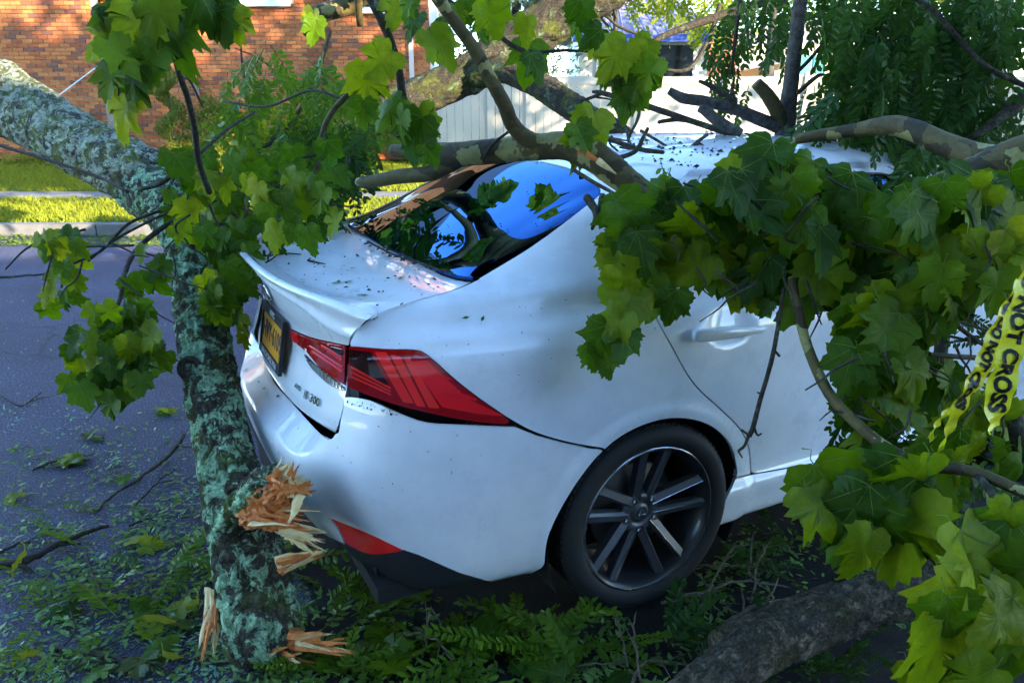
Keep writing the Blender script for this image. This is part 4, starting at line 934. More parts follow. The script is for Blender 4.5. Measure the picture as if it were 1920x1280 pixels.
# ---- the mossy log behind the car, with a branch on the roof
log = thing('mossy_log', 'mossy fallen trunk slanting up behind the car roof', 'fallen trunk', U(640, 300, 'd', 4.9)); LG = -Vector(log.location)
V, F = bark([(560,268,5.0,60),(640,238,4.95,66),(720,210,4.9,70),(800,176,4.85,72),(880,138,4.8,76),(950,94,4.75,84),(1020,46,4.7,92),(1090,2,4.65,98),(1180,-60,4.6,104)], 12, 48, .13, .09, 2.2); add('trunk', mesh_from('trunk', V, F), M_MOSS, log, LG)
V, F = bark([(890,142,4.72,46),(950,132,4.6,52),(1010,158,4.5,52),(1060,192,4.4,52),(1110,222,4.3,46),(1160,246,4.2,36),(1185,254,4.15,16)], 10, 36, .13, .10, 5.2); add('side_branch', mesh_from('side_branch', V, F), M_MOSS, log, LG)
q = MB(); t = np.linspace(0, 2*math.pi, 21); p = U(928, 120, 'd', 4.62); q.tube([p+RT*.085*math.cos(a)+up*.06*math.sin(a) for a in t], .022, 8, False); add('knot', q.mesh('knot', True), M_MOSS, log, LG)

# ---- leaves
def syc_leaf(seed):
    """palmate, toothed leaf; base at the origin, tip along +y, length about 1"""
    r = random.Random(seed); half = []
    key = [(0, .0), (-38, .20), (-24, .34), (-12, .40), (-6, .50), (4, .52), (7, .66), (16, .58), (19, .63), (27, .56), (33, .66), (37, .70), (42, .90), (49, .80), (53, .80), (58, .68), (65, .72), (69, .82), (73, .82), (78, .95), (83, .95)]
    def side(sg):
        out = []
        for a, d in key[1:]:
            aa = math.radians(90-(90-a)*1.0); dd = d*(1+r.uniform(-.07, .07)); an = math.radians(a+r.uniform(-3, 3)); out.append((sg*dd*math.cos(an), dd*math.sin(an)))
        return out
    Rr = side(1); Ll = side(-1); tip = (r.uniform(-.03, .03), 1.05)
    ol = [(0, -.0)]+Rr+[tip]+Ll[::-1]; cx, cyy = 0, .36
    fold = r.uniform(.05, .42)*r.choice((1, 1, 1, -.5)); droop = r.uniform(.05, .75) if seed % 4 else r.uniform(.9, 1.5); wav = r.uniform(.03, .08); ph = r.uniform(0, 6)
    def z(x, y): return abs(x)*fold - droop*(x*x+y*y)*.55 + wav*math.sin(7*x+ph)*math.cos(6*y+ph)
    V = []; F = []; n = len(ol)
    for k in (1.0, .55):
        for x, y in ol: X, Y = cx+(x-cx)*k, cyy+(y-cyy)*k; V.append((X, Y, z(X, Y)))
    V.append((cx, cyy, z(cx, cyy)))
    F = [(i, (i+1) % n, n+(i+1) % n, n+i) for i in range(n)]+[(n+i, n+(i+1) % n, 2*n) for i in range(n)]
    nv = len(F)
    for a, L in ((90, .98), (45, .80), (135, .80), (8, .50), (172, .50)):
        an = math.radians(a); dx, dy = math.cos(an), math.sin(an); w = .0085
        for off in (.006, -.006):
            b0 = len(V); K = 4
            for i in range(K+1):
                t = i/K*L; wd = w*(1-.8*i/K); x, y = dx*t, dy*t
                V += [(x-dy*wd, y+dx*wd, z(x, y)+off), (x+dy*wd, y-dx*wd, z(x, y)+off)]
            for i in range(K): F.append((b0+2*i, b0+2*i+1, b0+2*i+3, b0+2*i+2))
    # stalk
    b0 = len(V); st = [(0, .02, 0), (r.uniform(-.03, .03), -.08, -.03), (r.uniform(-.08, .08), -.15, -.09), (r.uniform(-.12, .12), -.18, -.17)]
    VV, FF = tube_vf(st, [.010, .008, .008, .010], 4, False); V += [tuple(v) for v in VV]; F += [tuple(i+b0 for i in f) for f in FF]
    me = mesh_from('leaf', V, F); 
    for i, p in enumerate(me.polygons): p.material_index = 0 if i < nv else 1
    return me
def syc_mat(name, c0, c1, c2):
    m, nt, b = mat_new(name); r = rnd(nt); c = ramp(nt, r, [(0, c0), (.5, c1), (.95, c2), (1, (.25, .27, .015))]); co = coords(nt)
    n = noise(nt, 5, 5, .65, co); c = mixc(nt, .55, c, ramp(nt, n.outputs[0], [(.3, (.55, .60, .5)), (.7, (1.25, 1.2, 1.0))]), 'MULTIPLY')
    n2 = noise(nt, 17, 5, .65, co); c = mixc(nt, ramp(nt, n2.outputs[0], [(.64, (0,)*3), (.70, (.75,)*3)]), c, (.10, .065, .015))
    nt.links.new(c, b.inputs['Base Color']); setp(b, rough=.45, spec=.22)
    t = nt.nodes.new('ShaderNodeBsdfTranslucent'); nt.links.new(mixc(nt, 1.0, c, (2.2, 1.9, .45), 'MULTIPLY'), t.inputs[0]); mx = nt.nodes.new('ShaderNodeMixShader'); mx.inputs[0].default_value = .42
    nt.links.new(b.outputs[0], mx.inputs[1]); nt.links.new(t.outputs[0], mx.inputs[2]); nt.links.new(mx.outputs[0], nt.nodes['Material Output'].inputs[0]); bump(nt, b, n.outputs[0], .25, .02); return m
M_SYC = syc_mat('sycamore_leaf', (.024, .070, .004), (.072, .155, .005), (.20, .26, .006)); M_VEIN = leafmat('leaf_vein', (.13, .21, .03), (.20, .27, .05), .3)
LEAVES = [syc_leaf(i*13+2) for i in range(16)]
for me in LEAVES: me.materials.append(M_SYC); me.materials.append(M_VEIN)
LR = random.Random(11)
def leaf_matrix(base, tip, nrm):
    y = Vector(tip).normalized(); z = Vector(nrm); z = (z-y*z.dot(y)).normalized(); x = y.cross(z); M = Matrix((x, y, z)).transposed().to_4x4(); M.translation = Vector(base); return M
def leaf(parent, base, tip, nrm, size, name='leaf', meshes=None):
    o = bpy.data.objects.new(name, LR.choice(meshes or LEAVES)); COL.objects.link(o); M = leaf_matrix(base, tip, nrm) @ Matrix.Diagonal((size*(LR.uniform(.70, .90) if meshes is None or meshes is LEAVES else LR.uniform(.85, 1.1)), size, size, 1))
    if parent is not None: o.parent = parent; M = Matrix.Translation(-Vector(parent.location)) @ M
    o.matrix_local = M; return o
tocam = -np.array(fw)
def hang(parent, pts, d, size, jit=.10, name='leaf', meshes=None, spread=.55, upv=.45):
    """hanging leaves: pts are photo positions of leaf middles"""
    for p in pts:
        x, y = p[0], p[1]; sz = (p[2] if len(p) > 2 else size)*LR.uniform(.74, 1.02); dd = d+LR.uniform(-jit, jit)
        c = U(x, y, 'd', dd); tip = np.array([0, 0, -1.0])*LR.uniform(.5, 1.0)+RT*LR.uniform(-spread, spread)*1.3+tocam*LR.uniform(-.2, .5)
        tip /= np.linalg.norm(tip); nr = tocam+np.array([0, 0, upv])+RT*LR.uniform(-spread, spread)+np.array([0, 0, LR.uniform(-spread, spread)])
        leaf(parent, c-tip*sz*.45, tip, nr, sz, name, meshes)
def mass(poly, n, seed):
    r = random.Random(seed); P = np.array(poly, float); out = []; lo, hi = P.min(0), P.max(0)
    tries = 0
    while len(out) < n and tries < n*60:
        tries += 1; x, y = r.uniform(lo[0], hi[0]), r.uniform(lo[1], hi[1])
        c = False; j = len(P)-1
        for i in range(len(P)):
            if (P[i][1] > y) != (P[j][1] > y) and x < (P[j][0]-P[i][0])*(y-P[i][1])/(P[j][1]-P[i][1])+P[i][0]: c = not c
            j = i
        if c and all((x-a)**2+(y-b)**2 > (22 if len(out) < n*.6 else 10)**2 for a, b in out[-40:]): out.append((x, y))
    return out
def frond_mesh(seed, pairs=11):
    """feathery locust leaf along +y, length 1"""
    r = random.Random(seed); V = []; F = []; sag = r.uniform(.1, .4); cv = r.uniform(-.25, .25)
    sp = lambda t: np.array([cv*t*t, t, -sag*t*t])
    VV, FF = tube_vf([sp(t) for t in (0, .33, .66, 1)], [.010, .008, .006, .003], 3, False); V += [tuple(v) for v in VV]; F += FF
    for i in range(pairs):
        t = .14+.84*i/(pairs-1)
        for sg in (-1, 1):
            L = .21*(1-.35*abs(t-.5))*r.uniform(.8, 1.15); a = math.radians(62-25*t+r.uniform(-14, 14)); p = sp(t); d = np.array([sg*math.sin(a), math.cos(a), r.uniform(-.45, .05)]); d /= np.linalg.norm(d)
            w = np.cross(d, [0, 0, 1]); w /= np.linalg.norm(w); w = w*.045*r.uniform(.85, 1.15); u_ = np.array([0, 0, r.uniform(-.02, .025)]); b0 = len(V)
            V += [tuple(q) for q in (p, p+d*L*.45+w+u_, p+d*L, p+d*L*.45-w+u_, p+d*L*.8+w*.7+u_, p+d*L*.8-w*.7+u_)]; F += [(b0, b0+1, b0+4, b0+2), (b0, b0+2, b0+5, b0+3)]
    return mesh_from('frond', V, F, False)
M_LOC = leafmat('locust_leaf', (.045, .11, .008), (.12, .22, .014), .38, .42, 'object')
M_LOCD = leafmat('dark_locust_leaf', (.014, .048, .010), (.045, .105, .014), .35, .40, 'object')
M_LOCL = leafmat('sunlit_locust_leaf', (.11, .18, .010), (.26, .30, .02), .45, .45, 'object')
def fr_set(mat, n=6, s0=0):
    L = [frond_mesh(i+s0, 9+i % 4) for i in range(n)]
    for me in L: me.materials.append(mat)
    return L
FR = fr_set(M_LOC); FRD = fr_set(M_LOCD, 6, 20); FRL = fr_set(M_LOCL, 5, 40)
def fronds(parent, pts, d, size, jit, meshes, droop=.8, name='frond'):
    for p in pts:
        sz = size*LR.uniform(.7, 1.2); dd = d+LR.uniform(-jit, jit); c = U(p[0], p[1], 'd', dd); tip = np.array([0, 0, -droop])+RT*LR.uniform(-.7, .7)+FD*LR.uniform(-.6, .3); tip /= np.linalg.norm(tip)
        nr = tocam+np.array([0, 0, .6])+np.array([LR.uniform(-.7, .7) for _ in range(3)]); leaf(parent, c-tip*sz*.5, tip, nr, sz, name, meshes)
def twigs(parent, segs, mat=None, name='twig', n=7):
    for s in segs: wood_part(name, s, mat or M_TWIG, parent, 5, n, .05, .08, s[0][0]*.1).location = -Vector(parent.location)
def limb_part(name, pts, mat, parent, n=22, sub=9, furrow=.04, lump=.06): o = wood_part(name, pts, mat, parent, sub, n, furrow, lump, pts[0][0]*.13); o.location = -Vector(parent.location); return o
def br(name, label, cat, base): return thing(name, label, cat, base)

def twig_net(parent, poly, d, n, seed, w=(4, 7), mat=None):
    r = random.Random(seed); P = mass(poly, n*2, seed+500)
    for i in range(min(n, len(P)//2)):
        x, y = P[2*i]; a = r.uniform(.2, 2.6); L = r.uniform(60, 150); x1, y1 = x+math.cos(a)*L, y+math.sin(a)*L*.8; ww = r.uniform(*w); dd = d+r.uniform(-.1, .1)
        k = r.uniform(-18, 18); pts = [(x, y, dd, ww), (x+(x1-x)*.4+k*.5, y+(y1-y)*.4+k*.4, dd+r.uniform(-.03, .03), ww*.85), (x+(x1-x)*.7-k*.4, y+(y1-y)*.7+k*.3, dd+r.uniform(-.03, .03), ww*.7), (x1, y1, dd, ww*.45)]
        wood_part('twig', pts, mat or M_TWIG, parent, 4, 6, .05, .1, i*.7).location = -Vector(parent.location)
# ---- sycamore limb across the rear window
s1 = br('sycamore_branch', 'smooth mottled sycamore limb lying across the rear window', 'fallen branch', U(1060, 300, 'd', 2.42))
limb_part('bough', [(735,282,2.75,22),(790,286,2.68,36),(850,290,2.6,46),(920,284,2.52,48),(1000,276,2.44,50),(1060,274,2.40,54),(1110,292,2.36,58),(1150,320,2.34,58),(1190,352,2.32,52),(1240,385,2.3,44)], M_PLANE, s1)
limb_part('fork', [(860,300,2.62,30),(830,314,2.66,32),(800,326,2.7,30),(750,331,2.76,28),(700,340,2.82,24),(672,342,2.86,18)], M_PLANE, s1)
limb_part('upright_branch', [(1020,275,2.42,34),(985,258,2.40,32),(960,232,2.36,30),(945,195,2.32,28),(918,145,2.28,26),(893,98,2.25,25),(855,45,2.22,24),(812,-15,2.18,24)], M_PLANE, s1)
twigs(s1, [[(770,245,2.5,14),(755,180,2.5,16),(745,120,2.48,16),(725,60,2.45,17),(690,-10,2.4,18)],[(1075,318,2.3,8),(1110,340,2.24,8),(1150,362,2.2,7),(1190,385,2.15,6)],[(640,180,2.6,5),(690,120,2.55,6),(735,80,2.5,8)],[(840,0,2.4,8),(900,40,2.4,9),(960,85,2.4,9),(1000,98,2.4,8),(1060,95,2.4,6),(1120,98,2.4,4)],[(1110,390,2.3,10),(1100,370,2.32,16),(1118,400,2.28,14),(1110,430,2.26,6)],[(1130,365,2.3,12),(1122,395,2.28,9),(1113,425,2.26,5)],[(905,300,2.5,4),(925,270,2.45,6),(970,235,2.4,5)],[(660,290,2.7,4),(640,330,2.7,4),(600,350,2.7,3)]])
sw_ = MB(); 
splinter(U(1085, 280, 'd', 2.30), RT*.8-up*.45, .09, .012, .004, 5, s1, M_WOOD_O, name='torn_strip').location = -Vector(s1.location); splinter(U(1120, 300, 'd', 2.28), RT*.8-up*.6, .06, .010, .004, 6, s1, M_WOOD_Y, name='torn_strip').location = -Vector(s1.location)
hang(s1, [(688,165,.16),(712,118,.12),(725,205,.13),(770,262,.17),(800,232,.14),(745,235,.12),(680,215,.10),(810,290,.10)], 2.42, .15, .06)
hang(s1, [(772,45,.11),(828,88,.12),(838,70,.10),(925,38,.13),(880,15,.11),(860,30,.09),(905,65,.09),(992,110,.12),(985,60,.11),(1008,125,.12),(1090,30,.11),(1085,50,.08),(740,20,.12),(760,10,.1)], 2.35, .12, .10)
hang(s1, [(1150,110,.13),(1185,130,.15),(1165,160,.14),(1190,165,.13),(1215,140,.12),(1175,190,.11),(1140,130,.11),(1200,95,.10),(1110,70,.10),(1125,85,.1)], 2.3, .13, .06)
hang(s1, [(1110,252,.15),(1092,258,.10)], 2.3, .15, .02)
# ---- the leafy sycamore mass over the doors
s2 = br('sycamore_branch', 'broken sycamore branch with dense broad leaves covering the car doors', 'fallen branch', U(1450, 560, 'y', -.98))
limb_part('bough', [(1180,360,2.30,48),(1260,400,2.28,46),(1380,440,2.25,42),(1500,440,2.22,44),(1600,425,2.2,54),(1700,395,2.2,66),(1780,355,2.2,74),(1860,318,2.18,80),(1960,280,2.15,86)], M_PLANE, s2)
limb_part('upper_fork', [(1490,262,2.75,18),(1530,255,2.7,22),(1600,245,2.62,26),(1660,236,2.52,36),(1700,240,2.45,40),(1760,266,2.36,44),(1820,290,2.28,50),(1880,305,2.2,60)], M_PLANE, s2)
limb_part('drooping_branch', [(1485,520,2.06,16),(1495,570,2.04,18),(1508,630,2.02,19),(1530,690,1.98,20),(1560,745,1.93,21),(1610,797,1.86,21),(1670,843,1.78,21),(1740,872,1.70,22),(1830,886,1.62,22),(1940,932,1.54,22)], M_PLANE, s2)
limb_part('drooping_branch', [(1528,540,2.1,13),(1570,590,2.1,15),(1585,660,2.1,14),(1590,720,2.1,12),(1615,770,2.1,9)], M_TWIG, s2, 10)
limb_part('drooping_branch', [(1745,664,1.92,8),(1790,668,1.95,10),(1850,672,2.0,10),(1900,680,2.0,9)], M_PLANE, s2, 10)
limb_part('dead_branch', [(1780,560,2.15,24),(1770,610,2.15,26),(1762,680,2.15,24),(1758,740,2.15,20)], M_GREYB, s2, 14)
twigs(s2, [[(1470,540,2.05,7),(1462,590,2.05,8),(1452,650,2.05,9),(1440,700,2.05,9),(1425,750,2.05,9),(1412,800,2.05,10),(1404,818,2.05,10)],[(1404,815,2.05,7),(1396,835,2.05,6),(1384,845,2.05,5)],[(1404,815,2.05,5),(1390,805,2.05,4)],[(1450,655,2.05,5),(1462,668,2.05,5)],[(1430,740,2.05,5),(1420,735,2.05,3)],[(1412,795,2.05,6),(1420,815,2.05,4),(1428,812,2.05,3)],[(1384,845,2.05,4),(1392,858,2.05,3)],[(1560,770,1.9,6),(1590,775,1.88,5),(1640,790,1.85,5)],[(1830,886,1.62,14),(1862,930,1.55,15),(1870,985,1.5,15),(1876,1045,1.46,14)],[(1530,560,2.1,6),(1560,585,2.08,7),(1620,592,2.05,5)],[(1780,600,1.95,8),(1820,630,1.95,9),(1850,650,1.95,8)],[(1640,870,1.8,5),(1610,900,1.8,4)],[(1560,860,2.2,6),(1660,770,2.2,8),(1720,760,2.15,8),(1760,790,2.1,7),(1800,830,2.1,6)],[(1370,430,2.1,9),(1420,425,2.1,8),(1460,440,2.1,6)]])
hang(s2, mass([(1200,365),(1255,350),(1300,410),(1340,440),(1440,470),(1480,530),(1390,545),(1280,510),(1190,490),(1170,430)], 32, 1), 2.12, .14, .10)
hang(s2, [(1165,505,.13),(1150,470,.12),(1180,560,.14),(1150,610,.13),(1120,640,.12),(1108,672,.09),(1140,680,.08),(1195,585,.13),(1230,570,.12),(1260,575,.11),(1170,640,.11),(1138,700,.05),(1175,530,.13),(1205,545,.12),(1190,440,.15),(1165,420,.14)], 2.08, .13, .04)
hang(s2, mass([(1365,330),(1425,295),(1470,315),(1560,350),(1640,370),(1690,420),(1640,480),(1540,470),(1420,450),(1345,410)], 34, 2), 2.05, .15, .12)
hang(s2, mass([(1380,440),(1560,430),(1700,430),(1760,480),(1720,560),(1600,560),(1500,545),(1400,540)], 36, 3), 2.12, .155, .12)
hang(s2, [(1350,530,.13),(1400,545,.15),(1420,520,.15),(1300,505,.13),(1490,580,.12),(1435,580,.07),(1560,540,.15),(1590,550,.14),(1655,560,.14)], 2.08, .14, .03)
hang(s2, mass([(1700,380),(1920,340),(1930,520),(1880,560),(1760,560),(1700,500)], 34, 4), 1.98, .15, .14)
hang(s2, mass([(1590,600),(1700,560),(1800,560),(1760,640),(1760,720),(1660,750),(1590,690)], 26, 5), 1.95, .15, .08)
hang(s2, mass([(1580,760),(1700,740),(1800,700),(1900,760),(1930,900),(1800,870),(1700,850),(1600,830)], 22, 6), 2.1, .13, .15)
hang(s2, mass([(1720,800),(1900,820),(1900,1010),(1780,1000),(1720,900)], 14, 16), 1.85, .11, .10)
twig_net(s2, [(1190,330),(1500,300),(1700,400),(1720,560),(1500,560),(1200,480)], 2.0, 26, 3)
twig_net(s2, [(1600,600),(1900,420),(1930,900),(1700,900),(1580,780)], 1.92, 26, 4)
# ---- big near leaves low on the right
hang(s2, [(1570,930,.18),(1640,940,.20),(1600,960,.19),(1690,1010,.25),(1700,960,.18),(1730,945,.17),(1640,1000,.15),(1590,1000,.13),(1620,1040,.13),(1740,1010,.15),(1670,905,.14),(1715,910,.14),(1550,955,.15)], 1.62, .16, .04)
hang(s2, [(1850,1075,.19),(1890,1040,.16),(1905,1100,.17),(1810,1150,.20),(1780,1175,.18),(1840,1180,.17),(1750,1230,.19),(1790,1260,.15),(1880,1170,.15),(1860,1235,.15),(1900,1250,.14),(1915,1190,.13),(1820,1280,.14),(1730,1280,.12),(1915,1010,.11),(1885,980,.1)], 1.46, .15, .06)
# ---- upper-left hanging spray
s3 = br('sycamore_branch', 'slender sycamore spray hanging in front of the brick wall', 'fallen branch', U(330, 300, 'd', 2.0))
limb_part('stem', [(262,-20,1.8,14),(300,40,1.85,13),(325,100,1.9,12),(340,150,1.95,12),(352,185,2.05,12),(365,240,2.2,12),(372,300,2.4,12),(392,360,2.6,12)], M_TWIG, s3, 10)
twigs(s3, [[(262,-10,1.8,8),(245,60,1.8,6),(225,130,1.8,5),(222,180,1.8,3)],[(300,40,1.85,6),(340,10,1.85,6),(420,-10,1.85,6)],[(372,290,2.4,7),(430,240,2.5,6),(480,210,2.6,5)],[(340,150,1.95,6),(355,150,2.0,5),(380,200,2.1,4)]])
hang(s3, [(222,60,.13),(262,48,.15),(255,95,.13),(232,110,.12),(300,85,.14),(326,72,.14),(205,150,.10),(220,205,.14),(240,160,.11),(275,125,.12),(195,75,.10),(212,30,.11),(290,30,.12),(246,140,.11)], 1.8, .13, .05)
hang(s3, [(395,20,.12),(425,15,.13),(412,50,.11),(370,10,.10),(330,15,.11),(350,45,.10),(440,45,.09),(310,-5,.12),(270,0,.12)], 1.85, .12, .05)
# ---- leaves round the bend of the limb and over the trunk lid
s4 = br('sycamore_branch', 'leafy sycamore spray drooping over the boot lid and limb', 'fallen branch', U(560, 440, 'd', 2.6))
limb_part('stem', [(735,85,2.5,12),(690,150,2.5,13),(650,180,2.5,12),(620,215,2.5,11),(605,250,2.5,10),(598,300,2.5,9),(585,340,2.5,7)], M_PLANE, s4, 10)
twigs(s4, [[(598,290,2.5,5),(560,300,2.5,4),(530,330,2.5,4)],[(585,335,2.5,4),(580,380,2.5,3),(560,400,2.5,3)],[(640,185,2.5,5),(580,170,2.6,5),(500,200,2.8,5),(420,190,3.0,4)],[(400,320,2.9,6),(460,350,2.8,6),(520,390,2.7,5)]])
hang(s4, [(550,300,.11),(555,330,.12),(540,345,.11),(620,295,.12),(590,355,.13),(600,375,.12),(575,395,.12),(515,445,.12),(540,420,.11),(560,440,.10),(580,450,.11),(600,430,.11),(480,365,.10),(500,380,.11),(470,350,.09),(530,390,.11),(625,420,.10),(640,330,.1)], 2.45, .12, .05)
hang(s4, mass([(300,300),(500,290),(560,400),(500,470),(420,480),(330,430)], 46, 7), 2.95, .11, .25)
hang(s4, mass([(380,440),(470,430),(475,560),(440,610),(400,600),(380,520)], 24, 8), 2.72, .105, .10)
hang(s4, [(405,590,.1),(430,560,.1),(445,600,.08),(460,640,.08)], 2.8, .10, .05)
# ---- low hanging bunches over the road on the left
s5 = br('sycamore_branch', 'drooping twig with leaf bunches hanging over the road', 'fallen branch', U(225, 700, 'd', 2.7))
limb_part('stem', [(355,400,3.1,10),(300,430,3.0,10),(255,470,2.9,10),(235,510,2.8,9),(225,560,2.7,8),(205,610,2.65,7),(185,660,2.62,6),(180,690,2.6,4)], M_TWIG, s5, 9)
twigs(s5, [[(300,395,3.1,6),(240,420,3.1,6),(190,470,3.1,5),(130,500,3.1,5),(115,540,3.1,4)],[(250,460,3.0,5),(180,462,3.1,4),(130,465,3.1,4)],[(350,385,3.1,6),(290,410,3.1,5),(215,450,3.1,5),(165,490,3.1,4)],[(240,360,3.4,6),(180,330,3.6,6),(90,300,3.8,6),(-10,270,4.0,7)],[(255,470,2.9,4),(290,480,2.9,4),(320,490,2.9,3)],[(160,430,3.2,5),(60,460,3.2,4),(10,505,3.2,3)],[(355,340,3.3,8),(325,330,3.3,10),(300,345,3.3,9),(265,355,3.3,7)]])
hang(s5, mass([(150,590),(250,570),(290,620),(315,680),(270,740),(200,765),(135,730),(130,660)], 42, 9), 2.62, .10, .10)
hang(s5, mass([(75,440),(140,440),(155,500),(140,570),(95,590),(75,520)], 16, 10), 3.1, .095, .10)
hang(s5, [(295,505,.1),(290,530,.11),(265,475,.08),(300,680,.11),(245,560,.09),(250,540,.09),(85,455,.1),(110,470,.1)], 2.75, .10, .04)

# ---- broken dark branches standing on the roof
s6 = br('broken_branch', 'dark forked broken branch standing on the car roof', 'fallen branch', U(1475, 265, 'd', 3.3)); 
limb_part('upright', [(1470,272,3.3,44),(1474,235,3.3,36),(1480,180,3.28,30),(1488,110,3.25,27),(1496,40,3.22,26),(1504,-25,3.2,26)], M_GREYB, s6, 18)
limb_part('stub', [(1468,240,3.3,30),(1455,205,3.26,28),(1440,180,3.24,26),(1418,156,3.22,22)], M_PLANE, s6, 16)
limb_part('side_limb', [(1465,240,3.3,26),(1420,222,3.26,24),(1370,202,3.22,22),(1320,190,3.2,21),(1280,184,3.2,20),(1254,170,3.2,14)], M_GREYB, s6, 16)
limb_part('side_limb', [(1390,250,3.1,16),(1350,230,3.1,22),(1325,210,3.1,20),(1310,203,3.1,14)], M_GREYB, s6, 14)
twigs(s6, [[(1380,195,3.2,14),(1360,178,3.2,13),(1330,160,3.2,10),(1310,152,3.2,6)],[(1380,195,3.2,8),(1372,170,3.2,7),(1375,160,3.2,3)],[(1380,255,3.2,12),(1320,235,3.2,12),(1260,215,3.2,12),(1200,195,3.2,12),(1130,175,3.2,10),(1110,172,3.2,5)],[(1330,240,3.2,8),(1280,225,3.2,9),(1240,228,3.2,8),(1235,232,3.2,5)],[(1130,175,3.2,7),(1095,188,3.2,6),(1080,190,3.2,3)],[(1115,182,3.2,4),(1150,190,3.2,4),(1165,220,3.2,3),(1178,242,3.2,2)],[(1200,200,3.2,6),(1195,225,3.15,6),(1180,255,3.1,6),(1175,270,3.1,5)],[(1060,245,2.9,8),(1140,262,2.8,9),(1200,280,2.75,10),(1244,286,2.7,8)],[(1150,300,2.6,10),(1190,285,2.6,9),(1205,260,2.6,8),(1215,240,2.6,6)],[(1480,150,3.25,8),(1520,110,3.25,7),(1560,60,3.25,6)],[(1495,175,3.2,9),(1530,145,3.2,8),(1545,140,3.2,5)]])
twig_net(s4, [(320,300),(560,290),(600,440),(440,580),(340,440)], 2.8, 18, 5, (3, 6))
twig_net(s5, [(100,440),(330,420),(300,700),(150,720),(90,560)], 2.65, 12, 6, (3, 5))
twig_net(s6, [(1060,230),(1250,240),(1420,250),(1400,290),(1200,300),(1080,290)], 2.95, 14, 7, (4, 8), M_GREYB)
# ------------------------------------------------------------------ log, sticks and litter on the road
lg = thing('fallen_log', 'bare grey-brown log lying on the road at the lower right', 'log', U(1500, 1190, 'z', 0)); LL = -Vector(lg.location)
V, F = bark([(1180,1420,1.9,96),(1290,1315,2.02,98),(1400,1228,2.12,100),(1500,1180,2.2,94),(1600,1138,2.26,98),(1700,1104,2.28,100),(1800,1075,2.3,104),(1940,1050,2.3,106)], 14, 52, .13, .16, 3.3); add('trunk', mesh_from('trunk', V, F), M_BROWN, lg, LL)
V, F = bark([(1350,1215,2.26,70),(1420,1180,2.32,66),(1500,1145,2.38,60),(1570,1115,2.45,52)], 9, 30, .08, .1, 8.8); add('side_branch', mesh_from('side_branch', V, F), M_BROWN, lg, LL)
def gp(x, y, z=0.0): return U(x, y, 'z', z)
SR = random.Random(21)
def stick(pts, w, group='sticks scattered on the road', label='bare thin stick lying on the littered road', mat=None):
    """pts: photo positions on the ground with heights"""
    P = np.array([gp(x, y, z) for x, y, z in pts]); D = cr(P, 6); n = len(D); R = np.linspace(w, w*.45, n)/2
    o = thing('fallen_stick', label, 'stick', P[0], group); q = MB(); D = D+np.array([[SR.uniform(-.004, .004) for _ in range(3)] for _ in range(n)]); D[:, 2] = np.maximum(D[:, 2], .004)
    q.tube(D, R, 7); add('stem', q.mesh('stem', True), mat or M_TWIG, o, -Vector(o.location))
    for i in range(3):
        k = SR.randrange(3, n-2); d = D[k+1]-D[k]; d /= np.linalg.norm(d); sdv = np.array([-d[1], d[0], SR.uniform(0, .5)])*SR.choice((-1, 1)); L = SR.uniform(.03, .10); q = MB(); q.tube([D[k], D[k]+d*L*.5+sdv*L*.4, D[k]+d*L*.9+sdv*L*.9], [R[k]*.7, R[k]*.5, R[k]*.3], 5); add('twig', q.mesh('twig', True), mat or M_TWIG, o, -Vector(o.location))
for pts, w in (([(0,1060,.02),(60,1045,.03),(130,1010,.03),(205,985,.03)], .032), ([(0,1035,.01),(30,1022,.01),(60,1015,.01)], .014), ([(95,1215,.01),(180,1225,.02),(290,1245,.02),(350,1215,.02)], .016), ([(345,815,.05),(320,850,.03),(270,890,.02),(210,930,.015),(180,960,.015)], .022),
               ([(240,985,.02),(300,968,.02),(390,970,.02)], .010), ([(160,1035,.02),(175,1080,.02),(190,1110,.03),(185,1130,.02)], .014), ([(100,1110,.01),(140,1170,.02),(110,1230,.01)], .010), ([(120,1260,.01),(220,1230,.02),(330,1260,.01)], .010), ([(0,520,.01),(60,515,.01),(130,510,.01)], .020), ([(0,740,.01),(40,760,.01),(80,735,.01)], .010), ([(60,880,.01),(120,860,.01),(180,850,.01)], .010), ([(250,950,.02),(300,900,.02),(330,880,.03)], .010)): stick(pts, w)
for pts, w in (([(755,1185,.08),(810,1195,.07),(845,1235,.04),(870,1290,.02)], .010), ([(792,1235,.0),(800,1190,.08),(806,1145,.16)], .009), ([(830,1175,.05),(812,1145,.14)], .007), ([(1180,1290,.02),(1210,1240,.04),(1290,1245,.04)], .012), ([(1175,1250,.02),(1165,1190,.10),(1150,1155,.16)], .007), ([(1200,1280,.02),(1190,1200,.12),(1192,1150,.2)], .008), ([(1030,1250,.02),(1120,1245,.03),(1180,1240,.03)], .008)): stick(pts, w, 'sticks in front of the rear wheel', 'thin bare stick poking up from leaves near the rear wheel', M_PALE)
for pts, w in (([(1240,1130,.03),(1330,1105,.06),(1390,1090,.07),(1480,1100,.05)], .012), ([(1310,1140,.02),(1340,1085,.08),(1370,1030,.18),(1400,1020,.2)], .010), ([(1310,1060,.05),(1400,1060,.06),(1450,1075,.05)], .009), ([(1410,1130,.02),(1420,1060,.12),(1445,1015,.2)], .009), ([(1330,1185,.03),(1420,1135,.05),(1500,1120,.05)], .020), ([(1300,1070,.03),(1350,1120,.03),(1380,1160,.03)], .008), ([(1405,1080,.05),(1410,1000,.2)], .006)): stick(pts, w, 'sticks tangled ahead of the wheel', 'thin branching stick tangled on the dark ground ahead of the wheel', M_PALE)

